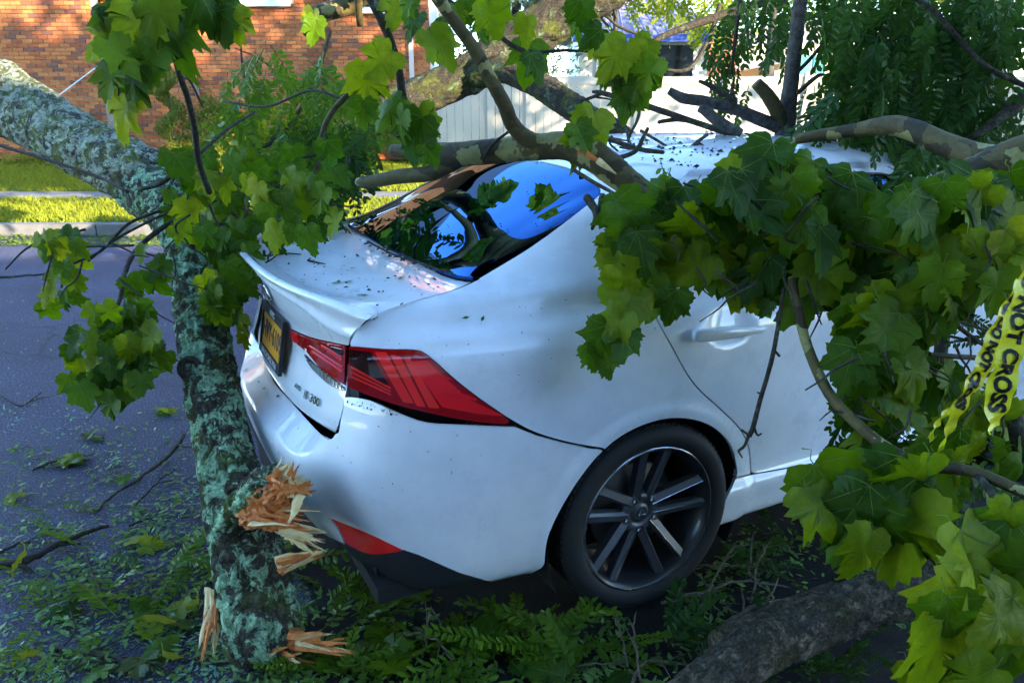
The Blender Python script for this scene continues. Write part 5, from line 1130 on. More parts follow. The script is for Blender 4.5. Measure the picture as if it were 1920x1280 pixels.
def clump_leaves(n, centre, radii, size, seed, shell=.55, squash=1.0, nclump=26, up_bias=.3):
    """leaf-sized faces gathered in clumps through an ellipsoid"""
    r = np.random.default_rng(seed); c = r.normal(0, 1, (nclump, 3)); c /= np.linalg.norm(c, axis=1)[:, None]; c *= (shell+(1-shell)*r.uniform(0, 1, (nclump, 1)))**1.0
    k = r.integers(0, nclump, n); p = c[k]+r.normal(0, .20, (n, 3)); p = np.array(centre)+p*np.array(radii)
    d = r.normal(0, 1, (n, 3)); d[:, 2] -= .3; d /= np.linalg.norm(d, axis=1)[:, None]; nn_ = r.normal(0, 1, (n, 3)); nn_[:, 2] += up_bias*3; w = np.cross(d, nn_); w /= np.linalg.norm(w, axis=1)[:, None]+1e-9
    s = size*r.uniform(.6, 1.3, (n, 1)); V = np.stack([p-d*s*.5, p+w*s*.28, p+d*s*.5, p-w*s*.28], 1).reshape(-1, 3); return V, np.arange(n*4).reshape(n, 4)
def np_mesh(name, V, F):
    me = bpy.data.meshes.new(name); n = len(F); k = F.shape[1]; me.vertices.add(len(V)); me.vertices.foreach_set('co', np.asarray(V, np.float32).ravel()); me.loops.add(n*k); me.loops.foreach_set('vertex_index', F.astype(np.int32).ravel())
    me.polygons.add(n); me.polygons.foreach_set('loop_start', np.arange(0, n*k, k, dtype=np.int32)); me.update(calc_edges=True); return me
def litter(name, n, poly, size, seed, mat, label, z0=.004, zs=.02, clump=True):
    r = np.random.default_rng(seed); pts = []
    P = np.array(poly, float); lo, hi = P.min(0), P.max(0); Q = np.zeros((0, 2))
    while len(Q) < n:
        q = r.uniform(lo, hi, (n*2, 2)); q = q[sd_poly(q, P) < 0]; Q = np.concatenate([Q, q])
    Q = Q[:n]; k = int(n*.55); cc = Q[r.integers(0, n, max(6, n//70))]; Q[:k] = cc[r.integers(0, len(cc), k)]+r.normal(0, 1, (k, 2))*np.array([26, 15]) if clump else Q[:k]; B = np.array([gp(x, max(y, 400)) for x, y in Q]); ang = r.uniform(0, 6.28, n); d = np.stack([np.cos(ang), np.sin(ang), r.normal(0, .25, n)], 1); w = np.stack([-np.sin(ang), np.cos(ang), r.normal(0, .35, n)], 1)
    s = size*r.uniform(.5, 1.4, (n, 1)); B[:, 2] = z0+zs*r.uniform(0, 1, n)**2+.3*s[:, 0]*np.abs(d[:, 2]); V = np.stack([B-d*s*.5, B+w*s*.2, B+d*s*.5, B-w*s*.2], 1).reshape(-1, 3); V[:, 2] = np.maximum(V[:, 2], .003)
    return tag(add(name, np_mesh(name, V, np.arange(n*4).reshape(n, 4)), mat), label, 'leaf litter', kind='stuff')
M_LIT = leafmat('litter_leaflet', (.03, .08, .012), (.20, .34, .08), .2, .45)
M_LITT = leafmat('pale_litter_leaflet', (.06, .16, .09), (.26, .46, .28), .2, .4)
litter('leaf_litter', 2600, [(0,860),(330,770),(420,860),(520,1180),(700,1290),(0,1290)], .030, 1, M_LIT, 'small green leaflets strewn over the road beside the limb')
litter('pale_leaf_litter', 900, [(0,560),(330,520),(420,860),(520,1180),(700,1290),(0,1290)], .022, 2, M_LITT, 'pale upturned leaflets strewn over the road')
litter('wheel_leaf_litter', 1700, [(560,1090),(900,1130),(1250,1170),(1400,980),(1600,960),(1700,1100),(1500,1290),(560,1290)], .032, 3, M_LIT, 'leaf litter in front of the rear wheel')
litter('gutter_leaf_litter', 3800, [(-40,462),(700,462),(700,440),(-40,440)], .05, 4, leafmat('gutter_leaf', (.06, .11, .015), (.16, .22, .03), .3, .5), 'sunlit fallen leaves along the far gutter', clump=False)
# fallen fronds and leaves one can pick out
def flat(meshes, x, y, size, name, label, cat, group, tilt=.35, z=.012):
    p = gp(x, y, z); a = SR.uniform(0, 6.28); tip = np.array([math.cos(a), math.sin(a), SR.uniform(-.05, tilt)]); nr = np.array([SR.uniform(-tilt, tilt), SR.uniform(-tilt, tilt), 1.0])
    o = leaf(None, p+np.array([0, 0, .25*size*max(0, -tip[2])+.03*size]), tip, nr, size, name, meshes); return tag(o, label, cat, group)
for x, y in [(SR.uniform(130, 540), SR.uniform(1010, 1170)) for _ in range(12)]+[(SR.uniform(300, 540), SR.uniform(1040, 1110)) for _ in range(16)]+[(80,960),(110,945),(55,975),(90,1080),(30,1100),(60,1180),(90,1230),(150,1200),(180,1190),(230,1090),(260,1060)]:
    flat(FR, x, y, SR.uniform(.14, .24), 'locust_frond', 'feathery green locust frond fallen on the road beside the lichened limb', 'leaf', 'locust fronds beside the limb', .55, .02)
for x, y in [(SR.uniform(590, 720), SR.uniform(1110, 1190)) for _ in range(14)]+[(SR.uniform(760, 1180), SR.uniform(1190, 1280)) for _ in range(30)]+[(SR.uniform(560, 760), SR.uniform(1210, 1280)) for _ in range(10)]+[(1020,1180),(1000,1200),(985,1190),(940,1210),(1060,1230),(960,1240)]:
    flat(FR, x, y, SR.uniform(.13, .22), 'locust_frond', 'feathery green locust frond on the ground below the rear bumper', 'leaf', 'locust fronds below the bumper', .8, .03)
for x, y in [(SR.uniform(1380, 1720), SR.uniform(960, 1100)) for _ in range(20)]+[(SR.uniform(1240, 1500), SR.uniform(1180, 1280)) for _ in range(14)]+[(SR.uniform(1500, 1760), SR.uniform(1180, 1280)) for _ in range(16)]:
    flat(FRD, x, y, SR.uniform(.13, .22), 'locust_frond', 'dark locust frond on the ground around the fallen log', 'leaf', 'locust fronds around the log', .8, .04)
for x, y, s in ((130,870,.13),(150,860,.10),(175,810,.09),(185,825,.07),(40,925,.09),(255,1150,.10),(100,1140,.11),(120,1150,.08),(265,1025,.09),(240,1015,.08),(330,1210,.09),(265,1235,.11),(195,1250,.08),(290,1190,.08),(350,1150,.11),(360,1175,.10),(225,905,.07),(300,770,.08),(20,1060,.08)):
    flat(LEAVES, x, y, s, 'fallen_leaf', 'broad green sycamore leaf lying on the road left of the limb', 'leaf', 'broad leaves on the road', .5, .015)
for x, y, s in ((690,1200,.14),(720,1215,.10),(840,1195,.10),(880,1225,.13),(930,1215,.14),(960,1245,.13),(1010,1240,.14),(1035,1230,.12),(870,1260,.12),(620,1260,.12),(660,1230,.09),(1330,1110,.1),(1450,1150,.1),(1290,1190,.1),(1180,1260,.1),(760,1260,.11),(1060,1270,.12)):
    flat(LEAVES, x, y, s, 'fallen_leaf', 'broad green sycamore leaf lying on the dark ground below the car', 'leaf', 'broad leaves below the car', .6, .03)
# seed pods of the locust: long curled strips
M_POD = leafmat('locust_pod', (.13, .17, .02), (.24, .25, .03), .25, .35, 'object')
for pts in ([(40,1015,.03),(48,1030,.05),(35,1050,.05),(25,1065,.03),(22,1085,.01)], [(255,1165,.02),(285,1158,.05),(330,1165,.05)], [(300,1195,.02),(310,1225,.05),(345,1232,.03)], [(290,765,.02),(320,770,.03),(335,765,.02)], [(20,1245,.01),(45,1225,.03),(75,1222,.02)], [(365,1100,.02),(372,1125,.05),(350,1140,.03)]):
    D = cr([gp(*p) for p in pts], 6); T, N_, B_ = frames(D); w = .014; V = []; F = []
    for i in range(len(D)): k = math.sin(math.pi*(i+.3)/(len(D)))**.5; V += [D[i]-B_[i]*w*k+N_[i]*.003*math.sin(i*1.3), D[i]+B_[i]*w*k+N_[i]*.004*math.sin(i*1.3+2)]
    F = [(2*i, 2*i+1, 2*i+3, 2*i+2) for i in range(len(D)-1)]; tag(add('seed_pod', mesh_from('seed_pod', V, F), M_POD), 'curled yellow-green seed pod lying on the littered road', 'seed pod', 'seed pods on the road')

# ------------------------------------------------------------------ locust foliage still on its branches
l1 = br('locust_branch', 'fine twiggy locust branch with feathery leaves left of the boot lid', 'fallen branch', U(520, 330, 'd', 3.4))
twigs(l1, [[(395,360,3.0,9),(460,300,3.2,9),(540,240,3.4,8),(590,150,3.5,7),(620,60,3.6,6)],[(420,320,3.2,7),(500,270,3.4,6),(560,190,3.6,5),(600,120,3.6,4)],[(480,300,3.3,6),(470,220,3.4,6),(455,130,3.5,5),(450,60,3.5,3)],[(540,260,3.4,6),(610,200,3.5,6),(680,150,3.5,5)],[(360,380,3.1,8),(440,370,3.1,8),(520,350,3.1,7),(620,340,3.1,5),(700,345,3.1,4)],[(520,350,3.1,5),(600,380,3.0,4),(680,390,3.0,3)],[(560,190,3.6,4),(500,120,3.6,3),(440,90,3.6,2)],[(600,310,3.2,5),(660,270,3.3,5),(720,250,3.4,4),(800,240,3.4,3)],[(380,420,3.0,7),(440,420,3.0,6),(500,410,3.0,5)],[(300,380,3.2,6),(330,330,3.2,5),(350,320,3.2,4)]])
fronds(l1, mass([(430,120),(560,110),(680,170),(740,230),(770,255),(710,310),(640,380),(580,430),(400,420),(330,340),(400,250)], 135, 31), 3.35, .20, .35, FR, .55)
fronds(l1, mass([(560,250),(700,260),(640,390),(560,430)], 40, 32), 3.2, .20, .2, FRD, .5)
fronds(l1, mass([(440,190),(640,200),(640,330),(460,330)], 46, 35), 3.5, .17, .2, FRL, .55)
l2 = br('locust_branch', 'drooping dark locust boughs hanging over the front of the car', 'fallen branch', U(1700, 330, 'd', 3.2))
twigs(l2, [[(1690,-20,2.9,9),(1750,20,2.9,10),(1800,75,2.9,10),(1850,125,2.9,10),(1930,165,2.9,10)],[(1620,-20,3.3,12),(1640,60,3.3,10),(1650,140,3.3,8),(1640,210,3.3,5)],[(1740,-20,3.3,12),(1730,70,3.3,10),(1720,150,3.3,8),(1735,230,3.3,5)],[(1800,190,3.2,7),(1850,185,3.2,8),(1900,195,3.2,9),(1950,185,3.2,9)],[(1820,260,3.0,14),(1870,225,3.0,20),(1930,175,3.0,30)],[(1560,230,3.4,9),(1600,180,3.4,10),(1640,120,3.4,9)],[(1860,40,3.2,10),(1840,110,3.2,8),(1850,180,3.2,6)]])
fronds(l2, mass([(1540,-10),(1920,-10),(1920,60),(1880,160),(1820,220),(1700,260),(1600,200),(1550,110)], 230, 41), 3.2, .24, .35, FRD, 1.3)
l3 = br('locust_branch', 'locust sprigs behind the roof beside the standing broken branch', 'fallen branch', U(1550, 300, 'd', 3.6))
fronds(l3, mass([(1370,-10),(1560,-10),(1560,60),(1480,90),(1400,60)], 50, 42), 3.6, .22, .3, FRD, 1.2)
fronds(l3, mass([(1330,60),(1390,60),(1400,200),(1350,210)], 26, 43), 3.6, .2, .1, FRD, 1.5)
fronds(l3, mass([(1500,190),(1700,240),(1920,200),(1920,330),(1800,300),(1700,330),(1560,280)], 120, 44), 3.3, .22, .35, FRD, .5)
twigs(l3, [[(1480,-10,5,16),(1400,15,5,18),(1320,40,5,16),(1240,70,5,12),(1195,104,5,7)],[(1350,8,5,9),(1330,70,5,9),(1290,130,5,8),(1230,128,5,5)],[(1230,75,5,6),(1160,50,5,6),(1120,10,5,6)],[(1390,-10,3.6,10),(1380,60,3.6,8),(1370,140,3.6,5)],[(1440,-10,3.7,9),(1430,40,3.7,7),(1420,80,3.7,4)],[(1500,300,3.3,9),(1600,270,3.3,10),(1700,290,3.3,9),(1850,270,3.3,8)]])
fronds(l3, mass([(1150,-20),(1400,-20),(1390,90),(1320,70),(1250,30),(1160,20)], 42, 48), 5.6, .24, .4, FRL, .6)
l4 = br('locust_branch', 'locust sprigs tangled among the broad leaves over the front door', 'fallen branch', U(1800, 600, 'd', 2.3))
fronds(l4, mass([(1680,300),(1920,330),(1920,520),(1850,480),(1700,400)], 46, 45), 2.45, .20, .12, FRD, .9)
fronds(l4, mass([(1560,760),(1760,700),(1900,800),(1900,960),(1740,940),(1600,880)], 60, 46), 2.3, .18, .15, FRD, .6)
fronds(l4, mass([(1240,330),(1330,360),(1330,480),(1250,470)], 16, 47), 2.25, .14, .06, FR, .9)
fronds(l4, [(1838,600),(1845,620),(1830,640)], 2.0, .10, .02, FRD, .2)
twigs(l4, [[(1700,760,2.2,9),(1780,720,2.2,9),(1860,700,2.2,8),(1930,650,2.2,9)],[(1620,900,2.2,7),(1700,870,2.2,7),(1800,900,2.2,6)],[(1900,780,2.0,30),(1915,830,2.0,36),(1925,900,2.0,40)]])

# ------------------------------------------------------------------ caution tape
M_TAPE, nt, b = mat_new('yellow_tape'); setp(b, color=(.78, .70, .012), rough=.32); co = coords(nt); n_ = noise(nt, 22, 4, .6, co); bump(nt, b, n_.outputs[0], .35, .01)
M_INK = plain('black_ink', (.012, .012, .010), .4)
tape = thing('caution_tape', 'yellow caution tape with black capital letters tangled in the leaves', 'tape', U(1850, 800, 'd', 1.75)); TL_ = -Vector(tape.location)
def ribbon(pts, name, text=None, tsize=.045, start=.03, faint=False):
    """pts: (px,py,d,half width m, twist)"""
    Q = [np.r_[U(x, y, 'd', d), hw, tw] for x, y, d, hw, tw in pts]; D = cr(Q, 10); P = D[:, :3]; T = np.gradient(P, axis=0); T /= np.linalg.norm(T, axis=1)[:, None]
    S = np.cross(T, fw); S /= np.linalg.norm(S, axis=1)[:, None]; Nn = np.cross(S, T); V = []; F = []; m = len(D)
    sd_ = [S[i]*math.cos(D[i, 4])+Nn[i]*math.sin(D[i, 4]) for i in range(m)]; nz = [np.cross(T[i], sd_[i]) for i in range(m)]
    K = 5
    for i in range(m):
        for j in range(K): t = j/(K-1)*2-1; V.append(P[i]+sd_[i]*D[i, 3]*t+nz[i]*(.004*math.sin(i*.7+t*2)+.003*t*t))
    F = [(i*K+j, i*K+j+1, (i+1)*K+j+1, (i+1)*K+j) for i in range(m-1) for j in range(K-1)]
    o = add(name, mesh_from(name, V, F), M_TAPE, tape, TL_)
    if text:
        s = np.r_[0, np.cumsum(np.linalg.norm(np.diff(P, axis=0), axis=1))]
        tmp = text_obj('lettering', text, tsize, M_INK, o, Matrix.Identity(4), .0002, None, .0022); me = tmp.data; x0 = min(v.co.x for v in me.vertices)
        bm = bmesh.new(); bm.from_mesh(me); bmesh.ops.triangulate(bm, faces=bm.faces[:]); bmesh.ops.subdivide_edges(bm, edges=[e_ for e_ in bm.edges if e_.calc_length() > .012], cuts=2); bm.to_mesh(me); bm.free()
        for v in me.vertices:
            q = v.co.x-x0+start; i = int(np.clip(np.searchsorted(s, q)-1, 0, m-2)); f = (q-s[i])/(s[i+1]-s[i]); c = P[i]*(1-f)+P[i+1]*f; sv = sd_[i]*(1-f)+sd_[i+1]*f; zv = nz[i]*(1-f)+nz[i+1]*f
            t = v.co.y/max(D[i, 3], .01); g_ = .004*math.sin((i+f)*.7+t*2)+.003*t*t; sg = 1 if zv @ fw < 0 else -1
            v.co = Vector(c+sv*v.co.y+zv*g_+zv*sg*.0018)
        me.update()
    return o
ribbon([(1950,470,1.72,.026,.4),(1925,540,1.72,.028,.2),(1905,610,1.72,.030,.0),(1888,680,1.73,.031,.15),(1872,740,1.74,.029,-.15),(1862,790,1.75,.023,.5),(1856,812,1.76,.014,1.0)], 'strip', 'DO NOT CROSS   LINE', .046, .02)
ribbon([(1915,530,1.78,.022,.5),(1885,585,1.78,.020,.4),(1862,640,1.78,.023,.1),(1840,690,1.78,.023,.2),(1812,735,1.78,.021,.5),(1785,785,1.79,.016,.3),(1768,830,1.8,.008,.9),(1745,858,1.8,.004,1.2)], 'strip', 'LINE DO NOT CROSS', .030, .02)
ribbon([(1800,752,1.84,.004,.4),(1770,775,1.84,.007,.3),(1752,800,1.84,.006,.6),(1740,830,1.84,.005,.3),(1732,852,1.84,.003,.3)], 'strip')

# ------------------------------------------------------------------ debris lying on the car
def both_bvh(V, F):
    W = V*np.array([1, -1, 1]); return BVHTree.FromPolygons([tuple(v) for v in np.concatenate([V, W])], [tuple(int(i) for i in f) for f in np.concatenate([F, F+len(V)])])
BVA = both_bvh(VA, FA); BVT = both_bvh(VT, FT); BVB = both_bvh(VB, FB)
def on(bvh, x, y, lift=.004):
    h = bvh.ray_cast(Vector(CAM), Vector(ray(x, y)).normalized()); 
    return (np.array(h[0])+np.array(h[1] if h[1].z > 0 else -h[1])*lift, np.array(h[1] if h[1].z > 0 else -h[1])) if h[0] else None
leaflet = mesh_from('leaflet', [(0,0,0),(.22,.45,.03),(0,1,0),(-.22,.45,.03)], [(0,1,2),(0,2,3)], False); leaflet.materials.append(leafmat('fallen_leaflet', (.03, .10, .02), (.07, .17, .03), .25, .4, 'object'))
for bv, L, where, grp in ((BVT, ((705,472,.028),(650,500,.02),(655,506,.022),(620,533,.03),(635,532,.03),(648,532,.03),(668,557,.03),(692,556,.035),(745,522,.03),(757,521,.03),(562,527,.02),(575,531,.022),(520,492,.02),(587,491,.02),(598,496,.025),(625,556,.02),(750,575,.018)), 'small green leaflet lying on the white boot lid', 'leaflets on the boot lid'),
                     (BVA, ((880,595,.022),(902,604,.022),(1137,752,.028),(1105,592,.022),(850,440,.03),(770,430,.03),(745,460,.03),(823,470,.02)), 'single small leaflet stuck to the rear window or rear wing', 'leaflets on the rear wing'), (BVB, ((468,690,.03),(500,728,.02),(520,742,.03),(486,715,.02),(660,760,.012)), 'narrow leaflet lying on the rear bumper top', 'leaflets on the bumper')):
    for x, y, s in L:
        h = on(bv, x, y)
        if h is None: continue
        a = SR.uniform(0, 6.28); t_ = np.array([math.cos(a), math.sin(a), 0]); tag(leaf(None, h[0], t_-h[1]*(t_ @ h[1]), h[1], s, 'leaflet', [leaflet]), where, 'leaf', grp)
cr_ = MB(); R2 = random.Random(8)
def crumbs(n, poly, bv, smin=.002, smax=.006):
    for x, y in mass_free(poly, n):
        h = on(bv, x, y, .001)
        if h is None: continue
        s = smin+(smax-smin)*R2.random()**2.5*1.6; p, nn_ = h; a = R2.uniform(0, 6.28); t1 = np.cross(nn_, [math.cos(a), math.sin(a), .1]); t1 /= np.linalg.norm(t1); t2 = np.cross(nn_, t1)
        cr_.add([p-t1*s, p+t2*s*.5, p+t1*s, p-t2*s*.5, p+nn_*s*.6], [(0,1,4),(1,2,4),(2,3,4),(3,0,4)])
def mass_free(poly, n):
    P = np.array(poly, float); lo, hi = P.min(0), P.max(0); out = []
    for _ in range(60):
        if len(out) >= n: break
        q = np.array([[R2.uniform(lo[0], hi[0]), R2.uniform(lo[1], hi[1])] for _ in range(n)]); out += [tuple(v) for v in q[sd_poly(q, P) < 0]]
    return out[:n]
crumbs(70, [(510,490),(600,470),(680,470),(760,500),(870,525),(800,555),(700,575),(640,550),(560,520)], BVT); crumbs(60, [(660,445),(720,478),(800,505),(870,517),(800,498),(740,470)], BVA, .004, .012); crumbs(170, [(1160,245),(1400,242),(1400,270),(1300,320),(1200,300)], BVA, .003, .010); crumbs(70, [(660,640),(1200,520),(1250,620),(1100,740),(900,700)], BVA, .001, .0025); crumbs(90, [(720,440),(880,330),(1080,330),(1050,420),(900,500),(800,480)], BVA, .001, .004); crumbs(50, [(470,690),(560,800),(700,770),(900,820),(1000,1000),(800,1000),(560,900)], BVB, .001, .0025)
crumbs(60, [(893,1062),(925,1044),(990,1031),(1004,1038),(940,1050)], BVB, .0015, .005); crumbs(40, [(640,750),(700,756),(760,782),(690,768)], BVB, .0015, .004)
tag(add('bark_crumbs', cr_.mesh('bark_crumbs'), M_TWIG), 'dark bark crumbs and seed specks scattered on the white paint', 'debris', kind='stuff')
for pts, bv, lb in (([(495,482),(515,480),(540,477),(565,479)], BVT, 'thin twig lying across the lip of the boot lid'), ([(578,490),(595,494),(610,497)], BVT, 'short dark twig in the middle of the boot lid'), ([(690,455),(740,480),(800,500),(850,513)], BVA, 'twig debris gathered along the foot of the rear window')):
    P = [h[0] for h in (on(bv, x, y, .004) for x, y in pts) if h is not None]
    if len(P) < 3: continue
    q = MB(); q.tube(cr(P, 5), np.linspace(.004, .0015, len(cr(P, 5))), 6); tag(add('twig', q.mesh('twig', True), M_TWIG), lb, 'twig')

# ------------------------------------------------------------------ shrubs and trees of the far side
M_SHR = leafmat('shrub_leaf', (.045, .085, .012), (.13, .19, .025), .3, .5); M_SHY = leafmat('golden_shrub_leaf', (.13, .16, .015), (.28, .27, .03), .35, .5); M_BLU = leafmat('blue_conifer_leaf', (.03, .075, .07), (.09, .17, .15), .15, .6)
def shrub(name, label, px, py, b, rx, rz, n, size, mat, seed, z=None, group=None):
    a = lat(px, b, 1.0); zz = z if z is not None else CAM[2]+(168.7-py)/FPX*b
    o = thing(name, label, 'shrub', SF(a, b, lz(b)), group); V, F = clump_leaves(n, SF(a, b, zz), (rx, rx, rz), size, seed, .6, nclump=40); add('foliage', np_mesh('foliage', V, F), mat, o, -Vector(o.location))['kind'] = 'stuff'
    q = MB(); q.tube([SF(a, b, lz(b)-.02), SF(a+.02, b, zz)], [.04, .015], 6); add('stem', q.mesh('stem'), M_TWIG, o, -Vector(o.location)); return o
shrub('round_shrub', 'dark round shrub in the corner by the downspout', 398, 240, 16.2, .55, .62, 3600, .07, M_SHR, 1)
shrub('golden_shrub', 'golden low shrub under the spiral topiary', 338, 282, 15.8, .34, .26, 1900, .055, M_SHY, 2)
shrub('low_shrub', 'small bright ground shrub left of the golden shrub', 288, 300, 15.6, .30, .16, 1200, .05, M_SHY, 3)
shrub('low_hedge', 'low bright hedge at the edge of the lawn on the far left', 30, 300, 16.0, .9, .18, 2600, .06, M_SHY, 4)
shrub('blue_conifer', 'small blue-green conifer against the brick wall', 132, 222, 16.1, .42, .18, 1500, .06, M_BLU, 5)
shrub('leafy_shrub', 'loose leafy shrub beside the house corner', 640, 225, 15.5, .85, .7, 4200, .07, M_SHR, 6)
shrub('leafy_shrub', 'yellow-green shrub between the topiary and the leaning log', 470, 290, 15.3, .7, .35, 2600, .06, M_SHY, 7)
tp_ = thing('spiral_topiary', 'clipped spiral topiary in front of the brick wall', 'shrub', SF(lat(315, 15.9), 15.9, lz(15.9))); TPL = -Vector(tp_.location)
Vs = []; rg = np.random.default_rng(9); base = SF(lat(315, 15.9), 15.9, 0); N_ = 5200
t = rg.uniform(0, 1, N_); ang = t*4*math.pi+.6; R_ = .27*(1-.35*t); ctr = base+np.outer(np.cos(ang)*R_*.62, RT)+np.outer(np.sin(ang)*R_*.62, FD)+np.outer(.62+1.3*t, [0, 0, 1]); off = rg.normal(0, 1, (N_, 3)); off /= np.linalg.norm(off, axis=1)[:, None]; ctr = ctr+off*(.175*(1-.3*t))[:, None]*np.array([1, 1, .75])
d = rg.normal(0, 1, (N_, 3)); d /= np.linalg.norm(d, axis=1)[:, None]; w = np.cross(d, off); s = .045*rg.uniform(.6, 1.3, (N_, 1)); V = np.stack([ctr-d*s*.5, ctr+w*s*.3, ctr+d*s*.5, ctr-w*s*.3], 1).reshape(-1, 3); add('foliage', np_mesh('foliage', V, np.arange(N_*4).reshape(-1, 4)), M_SHR, tp_, TPL)['kind'] = 'stuff'
q = MB(); q.tube([base+np.array([0, 0, lz(15.9)-.02]), base+np.array([0, 0, 1.9])], [.03, .012], 7); add('trunk', q.mesh('trunk'), M_TWIG, tp_, TPL)

def tree(name, label, a, b, trunk_r, h0, cz, rad3, n, size, mat, seed, lean=0.0, nclump=60, group=None, bark_m=None):
    o = thing(name, label, 'tree', SF(a, b, 0), group); L = -Vector(o.location); q = MB(); top = SF(a+lean, b, cz); q.tube(cr([SF(a, b, -.05), SF(a+lean*.2, b, h0*.5), SF(a+lean*.6, b, h0), top], 6), np.linspace(trunk_r, trunk_r*.35, 19), 12); r = random.Random(seed)
    add('trunk', q.mesh('trunk', True), bark_m or M_GREYB, o, L)
    for i in range(7):
        an = r.uniform(0, 6.28); zz = h0+(cz-h0)*r.uniform(0, .9); p0 = SF(a+lean*.7, b, zz); e_ = p0+RT*math.cos(an)*rad3[0]*.75+FD*math.sin(an)*rad3[1]*.75+np.array([0, 0, rad3[2]*r.uniform(.1, .6)]); q = MB(); q.tube(cr([p0, (p0+e_)/2+np.array([0, 0, .25]), e_], 5), np.linspace(trunk_r*.38, trunk_r*.08, 11), 7); add('limb', q.mesh('limb', True), bark_m or M_GREYB, o, L)
    V, F = clump_leaves(n, top, rad3, size, seed, .35, nclump=nclump); add('crown', np_mesh('crown', V, F), mat, o, L)['kind'] = 'stuff'; return o
M_TL = leafmat('sunlit_tree_leaf', (.07, .12, .015), (.19, .24, .03), .45, .5); M_TD = leafmat('tree_leaf', (.03, .07, .012), (.09, .15, .02), .4, .5)
tree('locust_tree', 'light green locust tree in front of the bungalow roof', lat(1240, 20)-1.2, 19.5, .10, 2.6, 4.1, (2.6, 1.5, 1.1), 5200, .11, M_TL, 61, nclump=46)
tree('garden_tree', 'sunlit tree with pale trunk behind the fence', lat(1438, 19.5), 19.5, .17, 3.0, 5.0, (2.6, 2.2, 1.9), 7000, .13, M_TL, 62)
tree('garden_tree', 'bright leafy tree behind the fence at the picture edge', lat(1720, 20), 20, .2, 2.2, 4.4, (3.0, 2.2, 2.5), 8000, .14, M_TL, 63)
tree('garden_tree', 'dense tree beyond the fence past the picture edge', lat(2050, 21), 21, .2, 2.2, 4.4, (2.8, 2.4, 2.6), 6000, .14, M_TD, 64)
tree('garden_tree', 'tall tree far behind the cream house', lat(1560, 38), 38, .3, 4, 8, (5, 4, 4), 6000, .3, M_TD, 65)
# blue spruce
spz = thing('blue_spruce', 'dark blue-green spruce between the brick house and the bungalow', 'tree', SF(lat(965, 19), 19, .2)); SL = -Vector(spz.location); base = SF(lat(965, 19), 19, 0)
q = MB(); q.tube([base, base+np.array([0, 0, 9])], [.16, .02], 10); add('trunk', q.mesh('trunk'), M_TWIG, spz, SL); rg = np.random.default_rng(12); VV = []
for i in range(260):
    t = rg.uniform(0, 1)**1.2; z = .6+8*t; L = 1.75*(1-t)+.15; an = rg.uniform(0, 6.28); dr = np.array([math.cos(an), math.sin(an), -.28]); k = 60; u_ = rg.uniform(.12, 1, (k, 1)); p = base+np.array([0, 0, z])+dr*L*u_+np.array([0, 0, .25])*L*u_**2+rg.normal(0, .07, (k, 3)); d = dr*.5+rg.normal(0, .8, (k, 3)); d[:, 2] += .3; d /= np.linalg.norm(d, axis=1)[:, None]; w = rg.normal(0, 1, (k, 3)); w = np.cross(d, w); w /= np.linalg.norm(w, axis=1)[:, None]; s = .16*rg.uniform(.6, 1.2, (k, 1)); VV.append(np.stack([p-d*s*.5, p+w*s*.18, p+d*s*.5, p-w*s*.18], 1).reshape(-1, 3))
V = np.concatenate(VV); add('crown', np_mesh('crown', V, np.arange(len(V)).reshape(-1, 4)), M_BLU, spz, SL)['kind'] = 'stuff'
# unseen trees added out of view on the right: their gaps dapple the light on the wall and the fence
tree('added_shade_tree', 'unseen tree added out of view on the right to dapple the light', 12.5, 4.0, .28, 5.0, 8.0, (4.2, 3.2, 2.4), 3600, .34, M_TD, 71, nclump=34)
tree('added_shade_tree', 'second unseen tree added farther right to dapple the light', 21.0, 7.0, .28, 3.2, 5.6, (4.6, 3.0, 2.4), 3200, .34, M_TD, 72, nclump=34)
# unseen dense crowns added behind and beside the viewer: they keep the low sky behind the camera off the car
tree('added_shade_tree', 'broad dark unseen tree added behind the viewer to block sky light', -.6, -2.4, .3, 5.0, 7.3, (4.0, 4.0, 1.7), 9500, .34, M_TD, 73, nclump=70)
tree('added_shade_tree', 'dark unseen tree added just out of view on the right to block sky light', 6.2, 1.6, .28, 5.0, 7.4, (3.4, 3.2, 1.9), 7500, .34, M_TD, 75, nclump=60)
tree('added_shade_tree', 'another dark unseen tree added behind the viewer, to the left, to block sky light', -7.0, -5.0, .3, 4.6, 7.0, (4.2, 3.0, 2.6), 4200, .36, M_TD, 74, nclump=36)
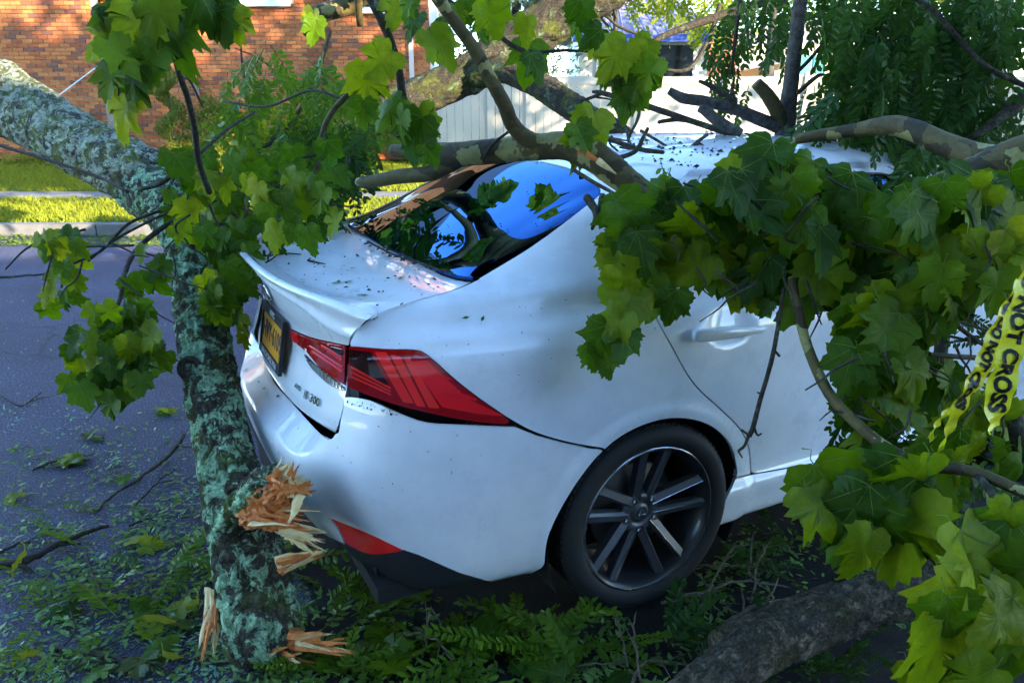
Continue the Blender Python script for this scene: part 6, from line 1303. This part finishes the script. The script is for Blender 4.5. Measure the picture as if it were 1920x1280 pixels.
# boughs of the fallen tree arching above the picture; the rear window mirrors them
ov = br('sycamore_branch', 'sycamore bough arching overhead above the picture', 'fallen branch', U(900, -300, 'd', 3.0)); OVL = -Vector(ov.location)
def mirrored(x, y, t):
    h = BVA.ray_cast(Vector(CAM), Vector(ray(x, y)).normalized()); d = Vector(ray(x, y)).normalized(); n_ = h[1] if h[1].dot(d) < 0 else -h[1]; r_ = d-2*d.dot(n_)*n_; return np.array(h[0]+r_*t)
def over(pts, t, w0, w1, name='bough'):
    D = cr([mirrored(x, y, t) for x, y in pts], 8); q = MB(); q.tube(D, np.linspace(w0, w1, len(D)), 12); add(name, q.mesh(name, True), M_PLANE, ov, OVL); return D
D1 = over([(700,455),(760,410),(822,372),(860,372),(900,405),(925,440),(990,452),(1070,430)], 2.9, .05, .09)
D2 = over([(925,440),(880,465),(830,490),(780,492)], 2.9, .05, .02); D3 = over([(885,395),(878,425),(880,450)], 2.9, .035, .02)
for x, y in [(905,385),(930,375),(945,365),(960,360),(900,470),(960,480),(1030,400),(1040,420),(770,445),(1060,400)]:
    for k in range(2):
        h = mirrored(x+SR.uniform(-10, 10), y+SR.uniform(-8, 8), 2.8+SR.uniform(-.2, .2)); tip = np.array([SR.uniform(-.6, .6), SR.uniform(-.6, .6), -1.0]); leaf(ov, h, tip, tocam+np.array([SR.uniform(-.6, .6), SR.uniform(-.6, .6), SR.uniform(-.3, .8)]), SR.uniform(.12, .18))
# labels that single out look-alikes by their place in the row
ORD = 'first second third fourth fifth sixth seventh eighth ninth tenth eleventh twelfth thirteenth fourteenth fifteenth sixteenth seventeenth eighteenth nineteenth twentieth'.split()
def ordinals(group, text):
    L = [o for o in scene.objects if o.parent is None and o.get('group') == group]; bpy.context.view_layer.update()
    L.sort(key=lambda o: Pj(np.array(o.matrix_world.translation))[0])
    for k, o in enumerate(L): o['label'] = text % ORD[min(k, 19)]
ordinals('broad leaves on the road', 'broad sycamore leaf flat on the road, %s counted from the left picture edge')
ordinals('broad leaves below the car', 'broad sycamore leaf on dark ground below the car, %s counted from the lichened limb')
ordinals('sticks scattered on the road', 'bare stick on the littered road, %s counted from the left picture edge')
ordinals('sticks in front of the rear wheel', 'thin bare stick among leaves under the bumper, %s counted from the lichened limb')
ordinals('sticks tangled ahead of the wheel', 'thin branching stick on dark ground ahead of the wheel, %s counted from the tyre')
ordinals('seed pods on the road', 'curled yellow-green seed pod on the road, %s counted from the left picture edge')
ordinals('leaflets on the boot lid', 'small green leaflet on the white boot lid, %s counted from the lip spoiler')
ordinals('leaflets on the bumper', 'narrow leaflet on the rear bumper top, %s counted from the lichened limb')
ordinals('leaflets on the rear wing', 'single small leaflet on the rear glass or wing, %s counted from the left')
